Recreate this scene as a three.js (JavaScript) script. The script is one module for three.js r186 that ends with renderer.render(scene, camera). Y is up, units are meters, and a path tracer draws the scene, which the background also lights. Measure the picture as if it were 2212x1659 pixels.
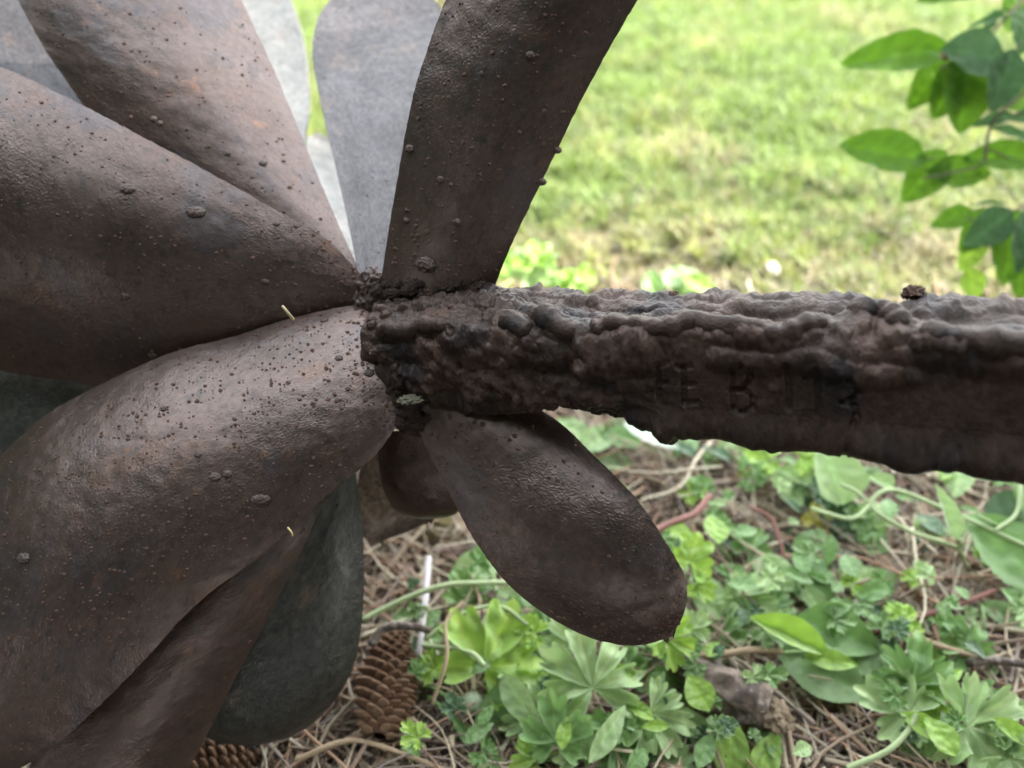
import * as THREE from 'three';
import { mergeGeometries } from 'three/addons/utils/BufferGeometryUtils.js';
import { createNoise3D } from 'simplex-noise';

// ---------------------------------------------------------------- camera, sky, sun, exposure
const R = Math.PI / 180, V = (x, y, z) => new THREE.Vector3(x, y, z);
const HEIGHT = 0.40, PITCH = 35 * R, FOV = 53, PW = 2212, PH = 1659;
const scene = new THREE.Scene();
const camera = new THREE.PerspectiveCamera(FOV, 4 / 3, 0.02, 400);
camera.position.set(0, HEIGHT, 0);
camera.rotation.set(-PITCH, 0, 0);
camera.focus = 0.298;
camera.userData.fStop = 5.8;
camera.updateMatrixWorld(true);
const renderer = new THREE.WebGLRenderer({ antialias: true });
renderer.setSize(1024, 768);
renderer.toneMapping = THREE.LinearToneMapping;
renderer.toneMappingExposure = 4.6;
renderer.shadowMap.enabled = true;

const SUN = V(0.80, 0.80, -0.10).normalize();
const sun = new THREE.DirectionalLight(new THREE.Color(1, 0.95, 0.86), 3.8);
sun.name = 'sun'; sun.position.copy(SUN).multiplyScalar(12); sun.target.position.set(0, 0, 0);
sun.castShadow = true; sun.shadow.mapSize.set(2048, 2048);
Object.assign(sun.shadow.camera, { left: -6, right: 6, top: 6, bottom: -6, near: 1, far: 30 });
scene.add(sun, sun.target);

function rng(seed) { let s = seed >>> 0; return () => { s = (s + 0x6d2b79f5) | 0; let t = Math.imul(s ^ (s >>> 15), 1 | s); t = (t + Math.imul(t ^ (t >>> 7), 61 | t)) ^ t; return ((t ^ (t >>> 14)) >>> 0) / 4294967296; }; }
const n3 = createNoise3D(rng(7)), clamp = (x, a, b) => Math.min(b, Math.max(a, x)), lerp = (a, b, t) => a + (b - a) * t, sstep = (a, b, x) => { const t = clamp((x - a) / (b - a), 0, 1); return t * t * (3 - 2 * t); };
const fbm = (x, y, z, o = 4) => { let a = 0.5, s = 0; for (let i = 0; i < o; i++) { s += a * n3(x, y, z); x *= 2.03; y *= 2.03; z *= 2.03; a *= 0.5; } return s; };
{ // hazy summer sky with thin high cloud
  const W = 512, H = 256, d = new Float32Array(W * H * 4);
  for (let y = 0; y < H; y++) for (let x = 0; x < W; x++) {
    const el = ((y + 0.5) / H - 0.5) * Math.PI, az = ((x + 0.5) / W) * 2 * Math.PI - Math.PI;
    const dir = [Math.cos(el) * Math.cos(az), Math.sin(el), Math.cos(el) * Math.sin(az)], up = Math.max(0, dir[1]);
    const cl = sstep(-0.15, 0.5, fbm(dir[0] * 2.2 + 4, dir[1] * 3.2, dir[2] * 2.2, 5)) * 0.6;
    const clear = [0.40 + 0.30 * (1 - up), 0.48 + 0.24 * (1 - up), 0.57 + 0.15 * (1 - up)], cloud = [1.0, 0.985, 0.965];
    const glow = 0.35 * Math.pow(Math.max(0, dir[0] * SUN.x + dir[1] * SUN.y + dir[2] * SUN.z), 6);
    for (let c = 0; c < 3; c++) d[(y * W + x) * 4 + c] = (lerp(clear[c], cloud[c], cl) + glow) * 1.75;
    d[(y * W + x) * 4 + 3] = 1;
  }
  const t = new THREE.DataTexture(d, W, H, THREE.RGBAFormat, THREE.FloatType);
  t.mapping = THREE.EquirectangularReflectionMapping; t.magFilter = t.minFilter = THREE.LinearFilter; t.wrapS = THREE.RepeatWrapping; t.needsUpdate = true;
  scene.background = t; scene.environment = t; scene.backgroundIntensity = scene.environmentIntensity = 1.0;
}

// ---------------------------------------------------------------- helpers
const FPX = PH / 2 / Math.tan((FOV / 2) * R);
const at = (px, py, depth) => V(((px - PW / 2) / FPX) * depth, ((PH / 2 - py) / FPX) * depth, -depth).applyMatrix4(camera.matrixWorld);   // photograph pixel + distance -> point in the place
const groundAt = (px, py, h = 0) => { const p = at(px, py, 1), o = camera.position, t = (o.y - h) / (o.y - p.y); return V(o.x + (p.x - o.x) * t, h, o.z + (p.z - o.z) * t); };
const depthOf = (p) => p.clone().applyMatrix4(camera.matrixWorldInverse).z * -1;
camera.matrixWorldInverse.copy(camera.matrixWorld).invert();
const toPx = (p) => { const q = p.clone().applyMatrix4(camera.matrixWorldInverse); return [PW / 2 + (q.x / -q.z) * FPX, PH / 2 - (q.y / -q.z) * FPX, -q.z]; };
const CR = V(1, 0, 0), CU = V(0, 1, 0).applyQuaternion(camera.quaternion), CB = V(0, 0, 1).applyQuaternion(camera.quaternion);
const used = new Map();
function numbered(name) { const k = used.get(name) ?? 0; used.set(name, k + 1); return k ? `${name}_${String(k).padStart(3, '0')}` : name; }
function tag(o, label, category, group, kind) { if (label) o.userData.label = label; if (category) o.userData.category = category; if (group) o.userData.group = group; if (kind) o.userData.kind = kind; return o; }
function thing(name, label, category, pos = V(0, 0, 0), group) { const o = new THREE.Group(); o.name = numbered(name); o.position.copy(pos); scene.add(o); return tag(o, label, category, group); }
function part(name, geo, mat, parent = scene, rel) {   // a mesh whose geometry is given in place
  const m = new THREE.Mesh(geo, mat); m.name = parent === scene ? numbered(name) : name; m.castShadow = m.receiveShadow = true;
  if (rel) m.position.copy(rel).negate();
  parent.add(m); return m;
}
function bufGeo(pos, idx, uv, col) {
  const g = new THREE.BufferGeometry();
  g.setAttribute('position', new THREE.BufferAttribute(Float32Array.from(pos), 3));
  if (uv) g.setAttribute('uv', new THREE.BufferAttribute(Float32Array.from(uv), 2));
  if (col) g.setAttribute('color', new THREE.BufferAttribute(Float32Array.from(col), 3));
  g.setIndex(new THREE.BufferAttribute(Uint32Array.from(idx), 1)); g.computeVertexNormals(); return g;
}
function tube(points, radius, sides = 6, segs = 0, taper = 1, wob = 0, seed = 1) {   // tapered tube through points, closed ends
  const c = new THREE.CatmullRomCurve3(points), n = segs || Math.max(4, points.length * 5), fr = c.computeFrenetFrames(n, false), pos = [], uv = [], idx = [], L = c.getLength();
  for (let i = 0; i <= n; i++) {
    const p = c.getPointAt(i / n), rr = (typeof radius === 'function' ? radius(i / n) : radius * lerp(1, taper, i / n));
    for (let j = 0; j <= sides; j++) {
      const a = (j / sides) * 2 * Math.PI, k = rr * (1 + wob * n3(Math.cos(a) * 1.3 + seed, Math.sin(a) * 1.3, (i / n) * L * 60)), q = p.clone().addScaledVector(fr.normals[i], Math.cos(a) * k).addScaledVector(fr.binormals[i], Math.sin(a) * k);
      pos.push(q.x, q.y, q.z); uv.push((j / sides) * radius0(radius) * 6.28, (i / n) * L);
    }
  }
  const w = sides + 1;
  for (let i = 0; i < n; i++) for (let j = 0; j < sides; j++) { const a = i * w + j; idx.push(a, a + 1, a + w, a + 1, a + w + 1, a + w); }
  for (const [e, flip] of [[0, 0], [n, 1]]) { const p = c.getPointAt(e / n), k = pos.length / 3; pos.push(p.x, p.y, p.z); uv.push(0, (e / n) * L); for (let j = 0; j < sides; j++) flip ? idx.push(k, e * w + j, e * w + j + 1) : idx.push(k, e * w + j + 1, e * w + j); }
  return bufGeo(pos, idx, uv);
}
const radius0 = (r) => (typeof r === 'function' ? r(0.5) : r);

// ---------------------------------------------------------------- textures (periodic noise)
function lattice(seed) { const r = rng(seed), t = new Float32Array(65536); for (let i = 0; i < 65536; i++) t[i] = r() * 2 - 1; return t; }
const LT = lattice(99);
function pn(x, y, P, s = 0) { // value noise, period P in both directions
  const xi = Math.floor(x), yi = Math.floor(y), fx = x - xi, fy = y - yi, u = fx * fx * fx * (fx * (fx * 6 - 15) + 10), v = fy * fy * fy * (fy * (fy * 6 - 15) + 10);
  const m = (k) => ((k % P) + P) % P, h = (a, b) => LT[(m(a) * 374761 + m(b) * 668265 + s * 7919) & 65535];
  return lerp(lerp(h(xi, yi), h(xi + 1, yi), u), lerp(h(xi, yi + 1), h(xi + 1, yi + 1), u), v);
}
const pf = (u, v, P, o, s = 0) => { let a = 0.5, t = 0; for (let i = 0; i < o; i++) { t += a * pn(u * P, v * P, P, s + i * 13); P *= 2; a *= 0.55; } return t; };
function texture(N, f, srgb) {
  const d = new Uint8Array(N * N * 4), out = [0, 0, 0];
  for (let y = 0; y < N; y++) for (let x = 0; x < N; x++) { f((x + 0.5) / N, (y + 0.5) / N, out); const k = (y * N + x) * 4; for (let c = 0; c < 3; c++) { const q = clamp(out[c], 0, 1); d[k + c] = 255 * (srgb ? (q <= 0.0031308 ? 12.92 * q : 1.055 * Math.pow(q, 1 / 2.4) - 0.055) : q); } d[k + 3] = 255; }
  const t = new THREE.DataTexture(d, N, N, THREE.RGBAFormat); t.wrapS = t.wrapT = THREE.RepeatWrapping; t.magFilter = THREE.LinearFilter; t.minFilter = THREE.LinearFilter; if (srgb) t.colorSpace = THREE.SRGBColorSpace; t.needsUpdate = true; return t;
}
const mix3 = (o, c, k) => { for (let i = 0; i < 3; i++) o[i] = lerp(o[i], c[i], k); };
// petals: brown oxide with dark heat-blue blotches, rust flecks, grey film
const petalMap = texture(1024, (u, v, o) => {
  const a = pf(u, v, 5, 5, 1), b = pf(u, v, 7, 5, 40), c = pf(u, v, 11, 4, 80), g = pf(u, v, 128, 3, 120), e = pf(u, v, 24, 4, 160);
  o[0] = 0.078; o[1] = 0.049; o[2] = 0.038;
  mix3(o, [0.092, 0.063, 0.052], sstep(-0.05, 0.45, a) * 0.7);
  mix3(o, [0.058, 0.050, 0.053], sstep(0.12, 0.5, b) * 0.55);
  mix3(o, [0.120, 0.060, 0.036], sstep(0.20, 0.6, c) * 0.35);
  mix3(o, [0.20, 0.09, 0.045], sstep(0.40, 0.55, e) * sstep(0.15, 0.4, c) * 0.4);
  mix3(o, [0.045, 0.034, 0.029], sstep(0.34, 0.46, pf(u, v, 40, 3, 200)) * 0.6);
  const k = 1 + 0.32 * g; for (let i = 0; i < 3; i++) o[i] *= k;
}, true);
const petalBump = texture(1024, (u, v, o) => { const g = pf(u, v, 210, 2, 300), w = pf(u, v, 60, 3, 340), f = pf(u, v, 16, 3, 380); o[0] = o[1] = o[2] = 0.5 + 0.55 * g * (0.75 + 0.9 * pf(u, v, 6, 3, 420)) + 0.06 * w + 0.08 * f; });
const petalRough = texture(512, (u, v, o) => { o[0] = o[1] = o[2] = clamp(0.50 + 0.12 * pf(u, v, 9, 5, 500) + 0.12 * pf(u, v, 90, 2, 540), 0.28, 0.95); });
const stemMap = texture(1024, (u, v, o) => {
  const a = pf(u, v, 6, 5, 601), b = pf(u, v, 9, 5, 640), c = pf(u, v, 14, 4, 680), g = pf(u, v, 110, 3, 720);
  o[0] = 0.041; o[1] = 0.028; o[2] = 0.023;
  mix3(o, [0.024, 0.021, 0.022], sstep(0, 0.4, a) * 0.8);
  mix3(o, [0.074, 0.045, 0.034], sstep(-0.1, 0.35, b) * 0.65);
  mix3(o, [0.075, 0.055, 0.042], sstep(0.26, 0.5, c) * 0.4);
  const k = 1 + 0.5 * g; for (let i = 0; i < 3; i++) o[i] *= k;
}, true);
const grainBump = texture(512, (u, v, o) => { o[0] = o[1] = o[2] = 0.5 + 0.4 * pf(u, v, 64, 4, 800) + 0.2 * pf(u, v, 12, 3, 840); });
const barkMap = texture(512, (u, v, o) => { const a = pf(u, v, 6, 5, 900), g = pf(u, v, 48, 3, 940); o[0] = 0.14; o[1] = 0.105; o[2] = 0.08; mix3(o, [0.05, 0.036, 0.028], sstep(-0.1, 0.3, a)); mix3(o, [0.26, 0.23, 0.2], sstep(0.1, 0.45, pf(u, v, 16, 4, 980)) * 0.6); for (let i = 0; i < 3; i++) o[i] *= 1 + 0.6 * g; }, true);
const soilMap = texture(1024, (u, v, o) => { const a = pf(u, v, 12, 6, 1000), g = pf(u, v, 120, 3, 1040), e = pf(u, v, 60, 3, 1080); o[0] = 0.62; o[1] = 0.60; o[2] = 0.56; mix3(o, [0.30, 0.27, 0.24], sstep(-0.2, 0.3, a)); mix3(o, [1, 0.95, 0.82], sstep(0.2, 0.45, e) * 0.8); for (let i = 0; i < 3; i++) o[i] *= 1 + 0.7 * g; }, true);
const leafBump = texture(512, (u, v, o) => { o[0] = o[1] = o[2] = 0.5 + 0.35 * pf(u, v, 20, 4, 1100); });

const rep = (t, s) => { const c = t.clone(); c.repeat.set(s, s); c.needsUpdate = true; return c; };
const phys = (p) => new THREE.MeshPhysicalMaterial({ side: THREE.DoubleSide, ...p });
const petalMat = phys({ map: rep(petalMap, 1 / 0.22), bumpMap: rep(petalBump, 1 / 0.17), bumpScale: 0.0002, roughness: 0.76, roughnessMap: rep(petalRough, 1 / 0.19), metalness: 0.8, ior: 1.5, clearcoat: 0.5, clearcoatRoughness: 0.36 });
const petalToneMap = (c, d, s) => texture(512, (u, v, o) => { const a = pf(u, v, 5, 5, s), b = pf(u, v, 12, 4, s + 40), g = pf(u, v, 90, 3, s + 80); o[0] = c[0]; o[1] = c[1]; o[2] = c[2]; mix3(o, d, sstep(-0.1, 0.4, a) * 0.7); mix3(o, [0.10, 0.06, 0.04], sstep(0.28, 0.55, b) * 0.3); const k = 1 + 0.8 * g + 0.2 * b; for (let i = 0; i < 3; i++) o[i] *= k; }, true);
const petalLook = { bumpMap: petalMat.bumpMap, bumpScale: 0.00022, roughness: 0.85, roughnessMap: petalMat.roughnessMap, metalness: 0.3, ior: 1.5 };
const skySheenPetal = phys({ ...petalLook, map: rep(petalToneMap([0.055, 0.047, 0.048], [0.034, 0.028, 0.028], 1500), 1 / 0.2) }), sunlitPetal = phys({ ...petalLook, map: rep(petalToneMap([0.10, 0.095, 0.086], [0.072, 0.066, 0.056], 1700), 1 / 0.2) }), greenShadePetal = phys({ ...petalLook, map: rep(petalToneMap([0.030, 0.029, 0.023], [0.020, 0.020, 0.017], 2100), 1 / 0.2) }), tanPetal = phys({ ...petalLook, map: rep(petalToneMap([0.17, 0.13, 0.10], [0.13, 0.10, 0.075], 1900), 1 / 0.2) });  // light in the colour: grey has sky sheen, pale sunlight, dark green some shade
const stemMat = phys({ map: rep(stemMap, 1 / 0.16), bumpMap: rep(grainBump, 1 / 0.05), bumpScale: 0.0004, roughness: 0.46, metalness: 0.15, ior: 1.4, specularIntensity: 0.4 });
const spatterMat = phys({ color: new THREE.Color(0.095, 0.052, 0.036), roughness: 0.5, metalness: 0.5, bumpMap: rep(grainBump, 30), bumpScale: 0.0002 });

// ---------------------------------------------------------------- ground
const gh = (x, z) => { const near = sstep(1.5, 0.7, Math.hypot(x, z + 0.4)); return 0.012 * fbm(x * 5, 0, z * 5, 3) * (0.4 + near) + 0.006 * fbm(x * 30, 3, z * 30, 3) * near; };
const bed = (x, z) => sstep(-0.10, 0.10, z + 0.64 + 0.10 * n3(x * 3, 5, z * 3) + 0.12 * (x > 0.2 ? (x - 0.2) : 0));   // 1 in the litter bed, 0 in the lawn
{
  const N = 300, pos = [], col = [], uv = [], idx = [], f = (t) => Math.sinh(t * 7) / Math.sinh(7) * 120;
  for (let j = 0; j <= N; j++) for (let i = 0; i <= N; i++) {
    const x = f((i / N) * 2 - 1), z = f((j / N) * 2 - 1) - 0.5, b = bed(x, z), p = fbm(x * 1.7, 9, z * 1.7, 4);
    pos.push(x, Math.hypot(x, z) < 8 ? gh(x, z) : 0, z); uv.push(x / 0.35, z / 0.35);
    const lawn = [lerp(0.25, 0.32, p + 0.5), lerp(0.24, 0.27, p + 0.5), lerp(0.12, 0.15, p + 0.5)], soil = [0.085, 0.062, 0.048];
    for (let c = 0; c < 3; c++) col.push(lerp(lawn[c], soil[c], b));
  }
  const w = N + 1;
  for (let j = 0; j < N; j++) for (let i = 0; i < N; i++) { const a = j * w + i; idx.push(a, a + w, a + 1, a + 1, a + w, a + w + 1); }
  const m = part('ground', bufGeo(pos, idx, uv, col), phys({ map: soilMap, vertexColors: true, roughness: 1, bumpMap: soilMap, bumpScale: 0.006 }));
  tag(m, 'earth ground running from dark litter bed to pale thatch under the lawn', null, null, 'structure');
}
// ---------------------------------------------------------------- shading tree outside the frame, then pine and shrubs added to block sky
function leafCard(len, wid) { const p = [0, 0, 0, wid / 2, wid * 0.15, len * 0.45, 0, 0, len, -wid / 2, wid * 0.15, len * 0.45]; return bufGeo(p, [0, 1, 2, 0, 2, 3]); }
const foliageMat = phys({ color: 0xffffff, roughness: 1, transmission: 0.25, thickness: 0 });
function foliage(name, parent, count, seed, place, len, wid, tones) {
  const r = rng(seed), im = new THREE.InstancedMesh(leafCard(len, wid), foliageMat, count), m = new THREE.Matrix4(), q = new THREE.Quaternion(), c = new THREE.Color();
  for (let i = 0; i < count; i++) {
    const p = place(r), s = 0.7 + 0.7 * r(); q.setFromEuler(new THREE.Euler(r() * 6.28, r() * 6.28, r() * 6.28));
    im.setMatrixAt(i, m.compose(p, q, V(s, s, s))); const t = tones[Math.floor(r() * tones.length)], k = 0.8 + 0.4 * r(); im.setColorAt(i, c.setRGB(t[0] * k, t[1] * k, t[2] * k));
  }
  im.name = name; im.castShadow = im.receiveShadow = true; tag(im, null, null, null, 'stuff'); parent.add(im); return im;
}
const inBlob = (blobs) => { const tot = blobs.reduce((s, b) => s + b[3] * b[4] * b[5], 0); return (r) => { let k = r() * tot, b = blobs[0]; for (const q of blobs) { b = q; k -= q[3] * q[4] * q[5]; if (k < 0) break; } for (;;) { const x = r() * 2 - 1, y = r() * 2 - 1, z = r() * 2 - 1; if (x * x + y * y + z * z < 1) return V(b[0] + x * b[3], b[1] + y * b[4], b[2] + z * b[5]); } }; };
{
  const base = V(2.5, 0, 0.7), t = thing('broadleaf_tree', 'dense tree right of the stem that shades the litter bed', 'tree', base);
  part('trunk', tube([V(0, -0.05, 0), V(-0.05, 0.8, -0.02), V(0.06, 1.7, 0.03), V(0, 2.6, 0)], (u) => lerp(0.11, 0.04, u), 12, 20, 1, 0.12), phys({ map: barkMap, roughness: 0.95, bumpMap: barkMap, bumpScale: 0.01 }), t);
  foliage('crown', t, 90000, 5, inBlob([[-1.0, 1.35, -0.45, 0.75, 0.55, 1.05], [-0.4, 2.0, -0.35, 1.0, 0.7, 1.2], [0.1, 2.6, -0.1, 0.9, 0.8, 1.25], [-1.5, 1.3, 0.45, 0.55, 0.45, 0.8], [0.6, 1.6, -0.1, 0.8, 0.8, 1.1]]), 0.068, 0.04, [[0.05, 0.10, 0.02], [0.07, 0.13, 0.03], [0.04, 0.08, 0.02]]);
}
{ // pine added behind the viewpoint; its boughs block sky light on the metal
  const t = thing('added_pine', 'dark pine added behind the viewpoint, its overhanging boughs block the rear sky', 'tree', V(-0.2, 0, 2.6));
  part('trunk', tube([V(0, -0.05, 0), V(0.04, 1.2, -0.02), V(-0.03, 2.6, 0.03), V(0, 4.2, 0)], (u) => lerp(0.16, 0.05, u), 12, 20, 1, 0.12), phys({ map: barkMap, roughness: 0.95, bumpMap: barkMap, bumpScale: 0.01 }), t);
  foliage('crown', t, 90000, 8, inBlob([[0, 2.0, -1.25, 2.0, 0.6, 1.1], [-1.3, 1.7, -1.3, 1.1, 0.8, 1.0], [0, 2.8, -0.5, 2.0, 1.0, 1.5], [1.2, 1.8, -1.1, 1.1, 0.7, 1.0]]), 0.07, 0.03, [[0.03, 0.06, 0.018], [0.045, 0.08, 0.02]]);
}
for (const [x, z, rx, h, rz, label, seed] of [[-0.95, 1.6, 1.15, 1.75, 1.0, 'dark evergreen shrub added behind the viewpoint on the left to block sky', 21], [0.9, 1.6, 1.15, 1.85, 1.0, 'dark evergreen shrub added behind the viewpoint on the right to block sky', 22], [-1.75, 0.15, 0.8, 1.3, 0.75, 'dark evergreen shrub added left of the steel flower to block sky', 23], [-1.7, -0.95, 0.75, 0.9, 0.7, 'low evergreen shrub added left of the flower beside the lawn to block low sky', 24]]) {  // unseen shrubs added to keep sky light off the metal
  const t = thing('added_shrub', label, 'shrub', V(x, 0, z));
  part('stem', tube([V(0, -0.03, 0), V(0.03, 0.5, 0), V(-0.02, 1.0, 0.02)], 0.035, 8, 8, 0.5, 0.1), phys({ map: barkMap, roughness: 0.95 }), t);
  foliage('crown', t, 36000, seed, inBlob([[0, h * 0.75, 0, rx, h * 0.75, rz]]), 0.06, 0.022, [[0.03, 0.06, 0.018], [0.045, 0.08, 0.02]]);
}

// ---------------------------------------------------------------- the steel flower
const flower = thing('metal_flower', 'rusty welded steel flower with curved petals on a thick beaded stem, filling the left', 'sculpture', at(835, 745, 0.335));
const FO = flower.position.clone();
const crom = (a, b, c, d, t) => 0.5 * (2 * b + (c - a) * t + (2 * a - 5 * b + 4 * c - d) * t * t + (3 * b - a - 3 * c + d) * t * t * t);
function petal(rows, o = {}) {   // rows from base to tip: [ax, ay, adepth, bx, by, bdepth] of the two long edges; bulge in metres towards the viewer
  const { bulge = 0.01, thick = 0.0024, nu = 56, nv = 150, seed = 1, spatter = 60, power = 1.6, label, mat = petalMat, ripple = 0.0002, skew = 1, pow = 1.8, lo = 0.0003, hi = 0.0009 } = o;
  const P = rows.map((r) => r.length === 3 ? [at(r[0], r[1], r[2]), at(r[0], r[1], r[2])] : [at(r[0], r[1], r[2]), at(r[3], r[4], r[5])]), n = P.length - 1;
  const edge = (e, v) => { const x = v * n, i = Math.min(n - 1, Math.floor(x)), t = x - i, k = [Math.max(0, i - 1), i, i + 1, Math.min(n, i + 2)].map((q) => P[q][e]); return V(crom(k[0].x, k[1].x, k[2].x, k[3].x, t), crom(k[0].y, k[1].y, k[2].y, k[3].y, t), crom(k[0].z, k[1].z, k[2].z, k[3].z, t)); };
  const W = P.reduce((m, p) => Math.max(m, p[0].distanceTo(p[1])), 0);
  const S = (u, v) => {
    const a = edge(0, v), b = edge(1, v), c = a.clone().lerp(b, u);
    const vc = Math.min(v, 1 - 2.2 / n), ax = edge(0, vc + 0.01).lerp(edge(1, vc + 0.01), 0.5).sub(edge(0, Math.max(0, vc - 0.01)).lerp(edge(1, Math.max(0, vc - 0.01)), 0.5));
    const w = a.distanceTo(b), chord = edge(1, vc).sub(edge(0, vc));
    const N = chord.cross(ax).normalize(); if (N.dot(CB) < 0) N.negate();
    const us = Math.pow(u, skew), prof = 4 * us * (1 - us);
    return c.addScaledVector(N, bulge * Math.pow(w / W, pow) * prof + 0.0006 * fbm(u * 1.5 + seed * 9, v * 2.5, seed, 2));
  };
  const G = [], Nn = [];
  for (let j = 0; j <= nv; j++) for (let i = 0; i <= nu; i++) { const v = 1 - Math.pow(1 - j / nv, 1.15); G.push(S(i / nu, Math.min(v, 0.9995))); }
  const w = nu + 1, pos = [], uv = [], idx = [], M = G.length, run = new Float32Array(M);
  for (let k = 0; k < M; k++) {
    const i = k % w, j = (k / w) | 0, du = G[j * w + Math.min(nu, i + 1)].clone().sub(G[j * w + Math.max(0, i - 1)]), dv = G[Math.min(nv, j + 1) * w + i].clone().sub(G[Math.max(0, j - 1) * w + i]);
    const N = du.cross(dv).normalize(); if (N.lengthSq() < 0.5) N.copy(Nn[k - w] ?? CB); Nn.push(N);
  }
  if (Nn[(nv >> 1) * w + (nu >> 1)].dot(CB) < 0) Nn.forEach((N) => N.negate());
  for (let s = 0; s < 2; s++) for (let k = 0; k < M; k++) {
    const i = k % w, j = (k / w) | 0, p = G[k], f = ripple * (fbm(p.x * 90, p.y * 90, p.z * 90, 3) * 1.5) + (s ? -thick : 0), e = Math.min(i, nu - i) === 0 ? Math.min(0.0005, 0.25 * p.distanceTo(G[j * w + (i ? i - 1 : 1)])) : 0;
    const q = p.clone().addScaledVector(Nn[k], f); if (e) q.addScaledVector(G[j * w + (i ? i - 1 : 1)].clone().sub(p).normalize(), e * (0.5 + fbm(p.x * 400, p.y * 400, p.z * 400, 2)));
    run[k] = j ? run[k - w] + p.distanceTo(G[k - w]) : 0;
    pos.push(q.x, q.y, q.z); uv.push((i / nu - 0.5) * W * 1.1 + seed * 0.37, run[j * w + (nu >> 1)] || 0);
  }
  for (let k = 0; k < M; k++) uv[k * 2 + 1] = uv[(k + M) * 2 + 1] = run[((k / w) | 0) * w + (nu >> 1)] + seed * 0.61;
  for (let j = 0; j < nv; j++) for (let i = 0; i < nu; i++) { const a = j * w + i; idx.push(a, a + 1, a + w, a + 1, a + w + 1, a + w, M + a, M + a + w, M + a + 1, M + a + 1, M + a + w, M + a + w + 1); }
  const g1 = bufGeo(pos, idx, uv);
  // rim, with its own vertices so that the edge stays crisp
  const ring = []; for (let j = 0; j <= nv; j++) ring.push(j * w); for (let i = 1; i <= nu; i++) ring.push(nv * w + i); for (let j = nv - 1; j >= 0; j--) ring.push(j * w + nu); for (let i = nu - 1; i > 0; i--) ring.push(i);
  const rp = [], ru = [], ri = []; ring.forEach((k) => { for (const q of [k, k + M]) { rp.push(pos[q * 3], pos[q * 3 + 1], pos[q * 3 + 2]); ru.push(uv[q * 2] + (q >= M ? thick : 0), uv[q * 2 + 1]); } });
  for (let k = 0; k < ring.length; k++) { const a = 2 * k, b = 2 * ((k + 1) % ring.length); ri.push(a, b, a + 1, a + 1, b, b + 1); }
  const geo = mergeGeometries([g1, bufGeo(rp, ri, ru)]); geo.translate(-FO.x, -FO.y, -FO.z);
  const m = part('petal', geo, mat, flower); if (label) m.userData.label = label;
  if (spatter) {   // weld spatter stuck to the sheet, thickest near the weld
    const r = rng(seed * 101 + 3), list = [], proto = new THREE.IcosahedronGeometry(1, 1);
    for (let k = 0; k < spatter; k++) {
      const v = Math.pow(r(), power), u = 0.03 + 0.94 * r(), j = Math.round((1 - Math.pow(1 - Math.min(v, 0.97), 1 / 1.15)) * nv), i = Math.round(u * nu), p = G[j * w + i], N = Nn[j * w + i], s = lo + (hi - lo) * Math.pow(r(), 3) * (1.15 - 0.5 * v);
      const g = proto.clone(), a = g.attributes.position; for (let q = 0; q < a.count; q++) { const x = a.getX(q), y = a.getY(q), z = a.getZ(q), f = 1 + 0.35 * n3(x * 1.4 + k, y * 1.4, z * 1.4); a.setXYZ(q, x * f, y * f, z * f); }
      const Q = new THREE.Quaternion().setFromUnitVectors(V(0, 0, 1), N); g.scale(s * (0.9 + 0.5 * r()), s, s * 0.6); g.applyQuaternion(Q); g.translate(p.x + N.x * s * 0.1 - FO.x, p.y + N.y * s * 0.1 - FO.y, p.z + N.z * s * 0.1 - FO.z); g.computeVertexNormals(); list.push(g);
    }
    tag(part('weld_spatter', mergeGeometries(list), spatterMat, m), null, null, null, 'stuff');
  }
  const out = (o.blisters ?? []).map(([px, py, r, s = 1.3], k) => {   // larger drops of weld
    let b = 0, bd = 1e9; G.forEach((p, i) => { const q = toPx(p), d = (q[0] - px) ** 2 + (q[1] - py) ** 2; if (d < bd) { bd = d; b = i; } });
    const g = lumpGeo(V(0, 0, 0), r, seed * 7 + k, s, 1, 0.55, 6, 0.3); g.applyQuaternion(new THREE.Quaternion().setFromUnitVectors(V(0, 0, 1), Nn[b])); g.translate(G[b].x + Nn[b].x * r * 0.1 - FO.x, G[b].y + Nn[b].y * r * 0.1 - FO.y, G[b].z + Nn[b].z * r * 0.1 - FO.z); return part('weld_drop', g, petalMat, m);
  });
  return m;
}
petal([[815, 650, .335, 1058, 650, .327], [835, 520, .330, 1105, 530, .316], [862, 360, .322, 1184, 365, .305], [893, 200, .315, 1268, 195, .295], [935, 70, .310, 1343, 60, .286], [985, -60, .305, 1420, -70, .278], [1050, -200, .300, 1492, -210, .271], [1130, -330, .295, 1520, -330, .270], [1260, -420, .29, 1470, -420, .274], [1380, -445, .282]], { bulge: 0.009, seed: 1, skew: 1.25, spatter: 800, blisters: [[922, 572, .0034], [884, 325, .0016], [1146, 118, .0014], [950, 390, .0013], [985, 480, .0015], [880, 475, .0012], [1215, 330, .0013], [1175, 400, .0014]], label: 'dark upright petal with a straight right edge against the lawn', power: 1.4 });
petal([[775, 605, .345, 828, 605, .342], [760, 520, .358, 850, 520, .356], [735, 400, .380, 880, 400, .377], [708, 290, .402, 905, 290, .398], [684, 180, .426, 935, 180, .420], [674, 110, .442, 956, 110, .436], [683, 50, .456, 964, 50, .450], [708, 6, .466, 945, 6, .460], [755, -30, .474, 905, -30, .470], [830, -46, .478]], { bulge: -0.004, seed: 2, spatter: 60, hi: 0.0006, mat: skySheenPetal, label: 'narrow pale grey petal with a rounded top' });
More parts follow.
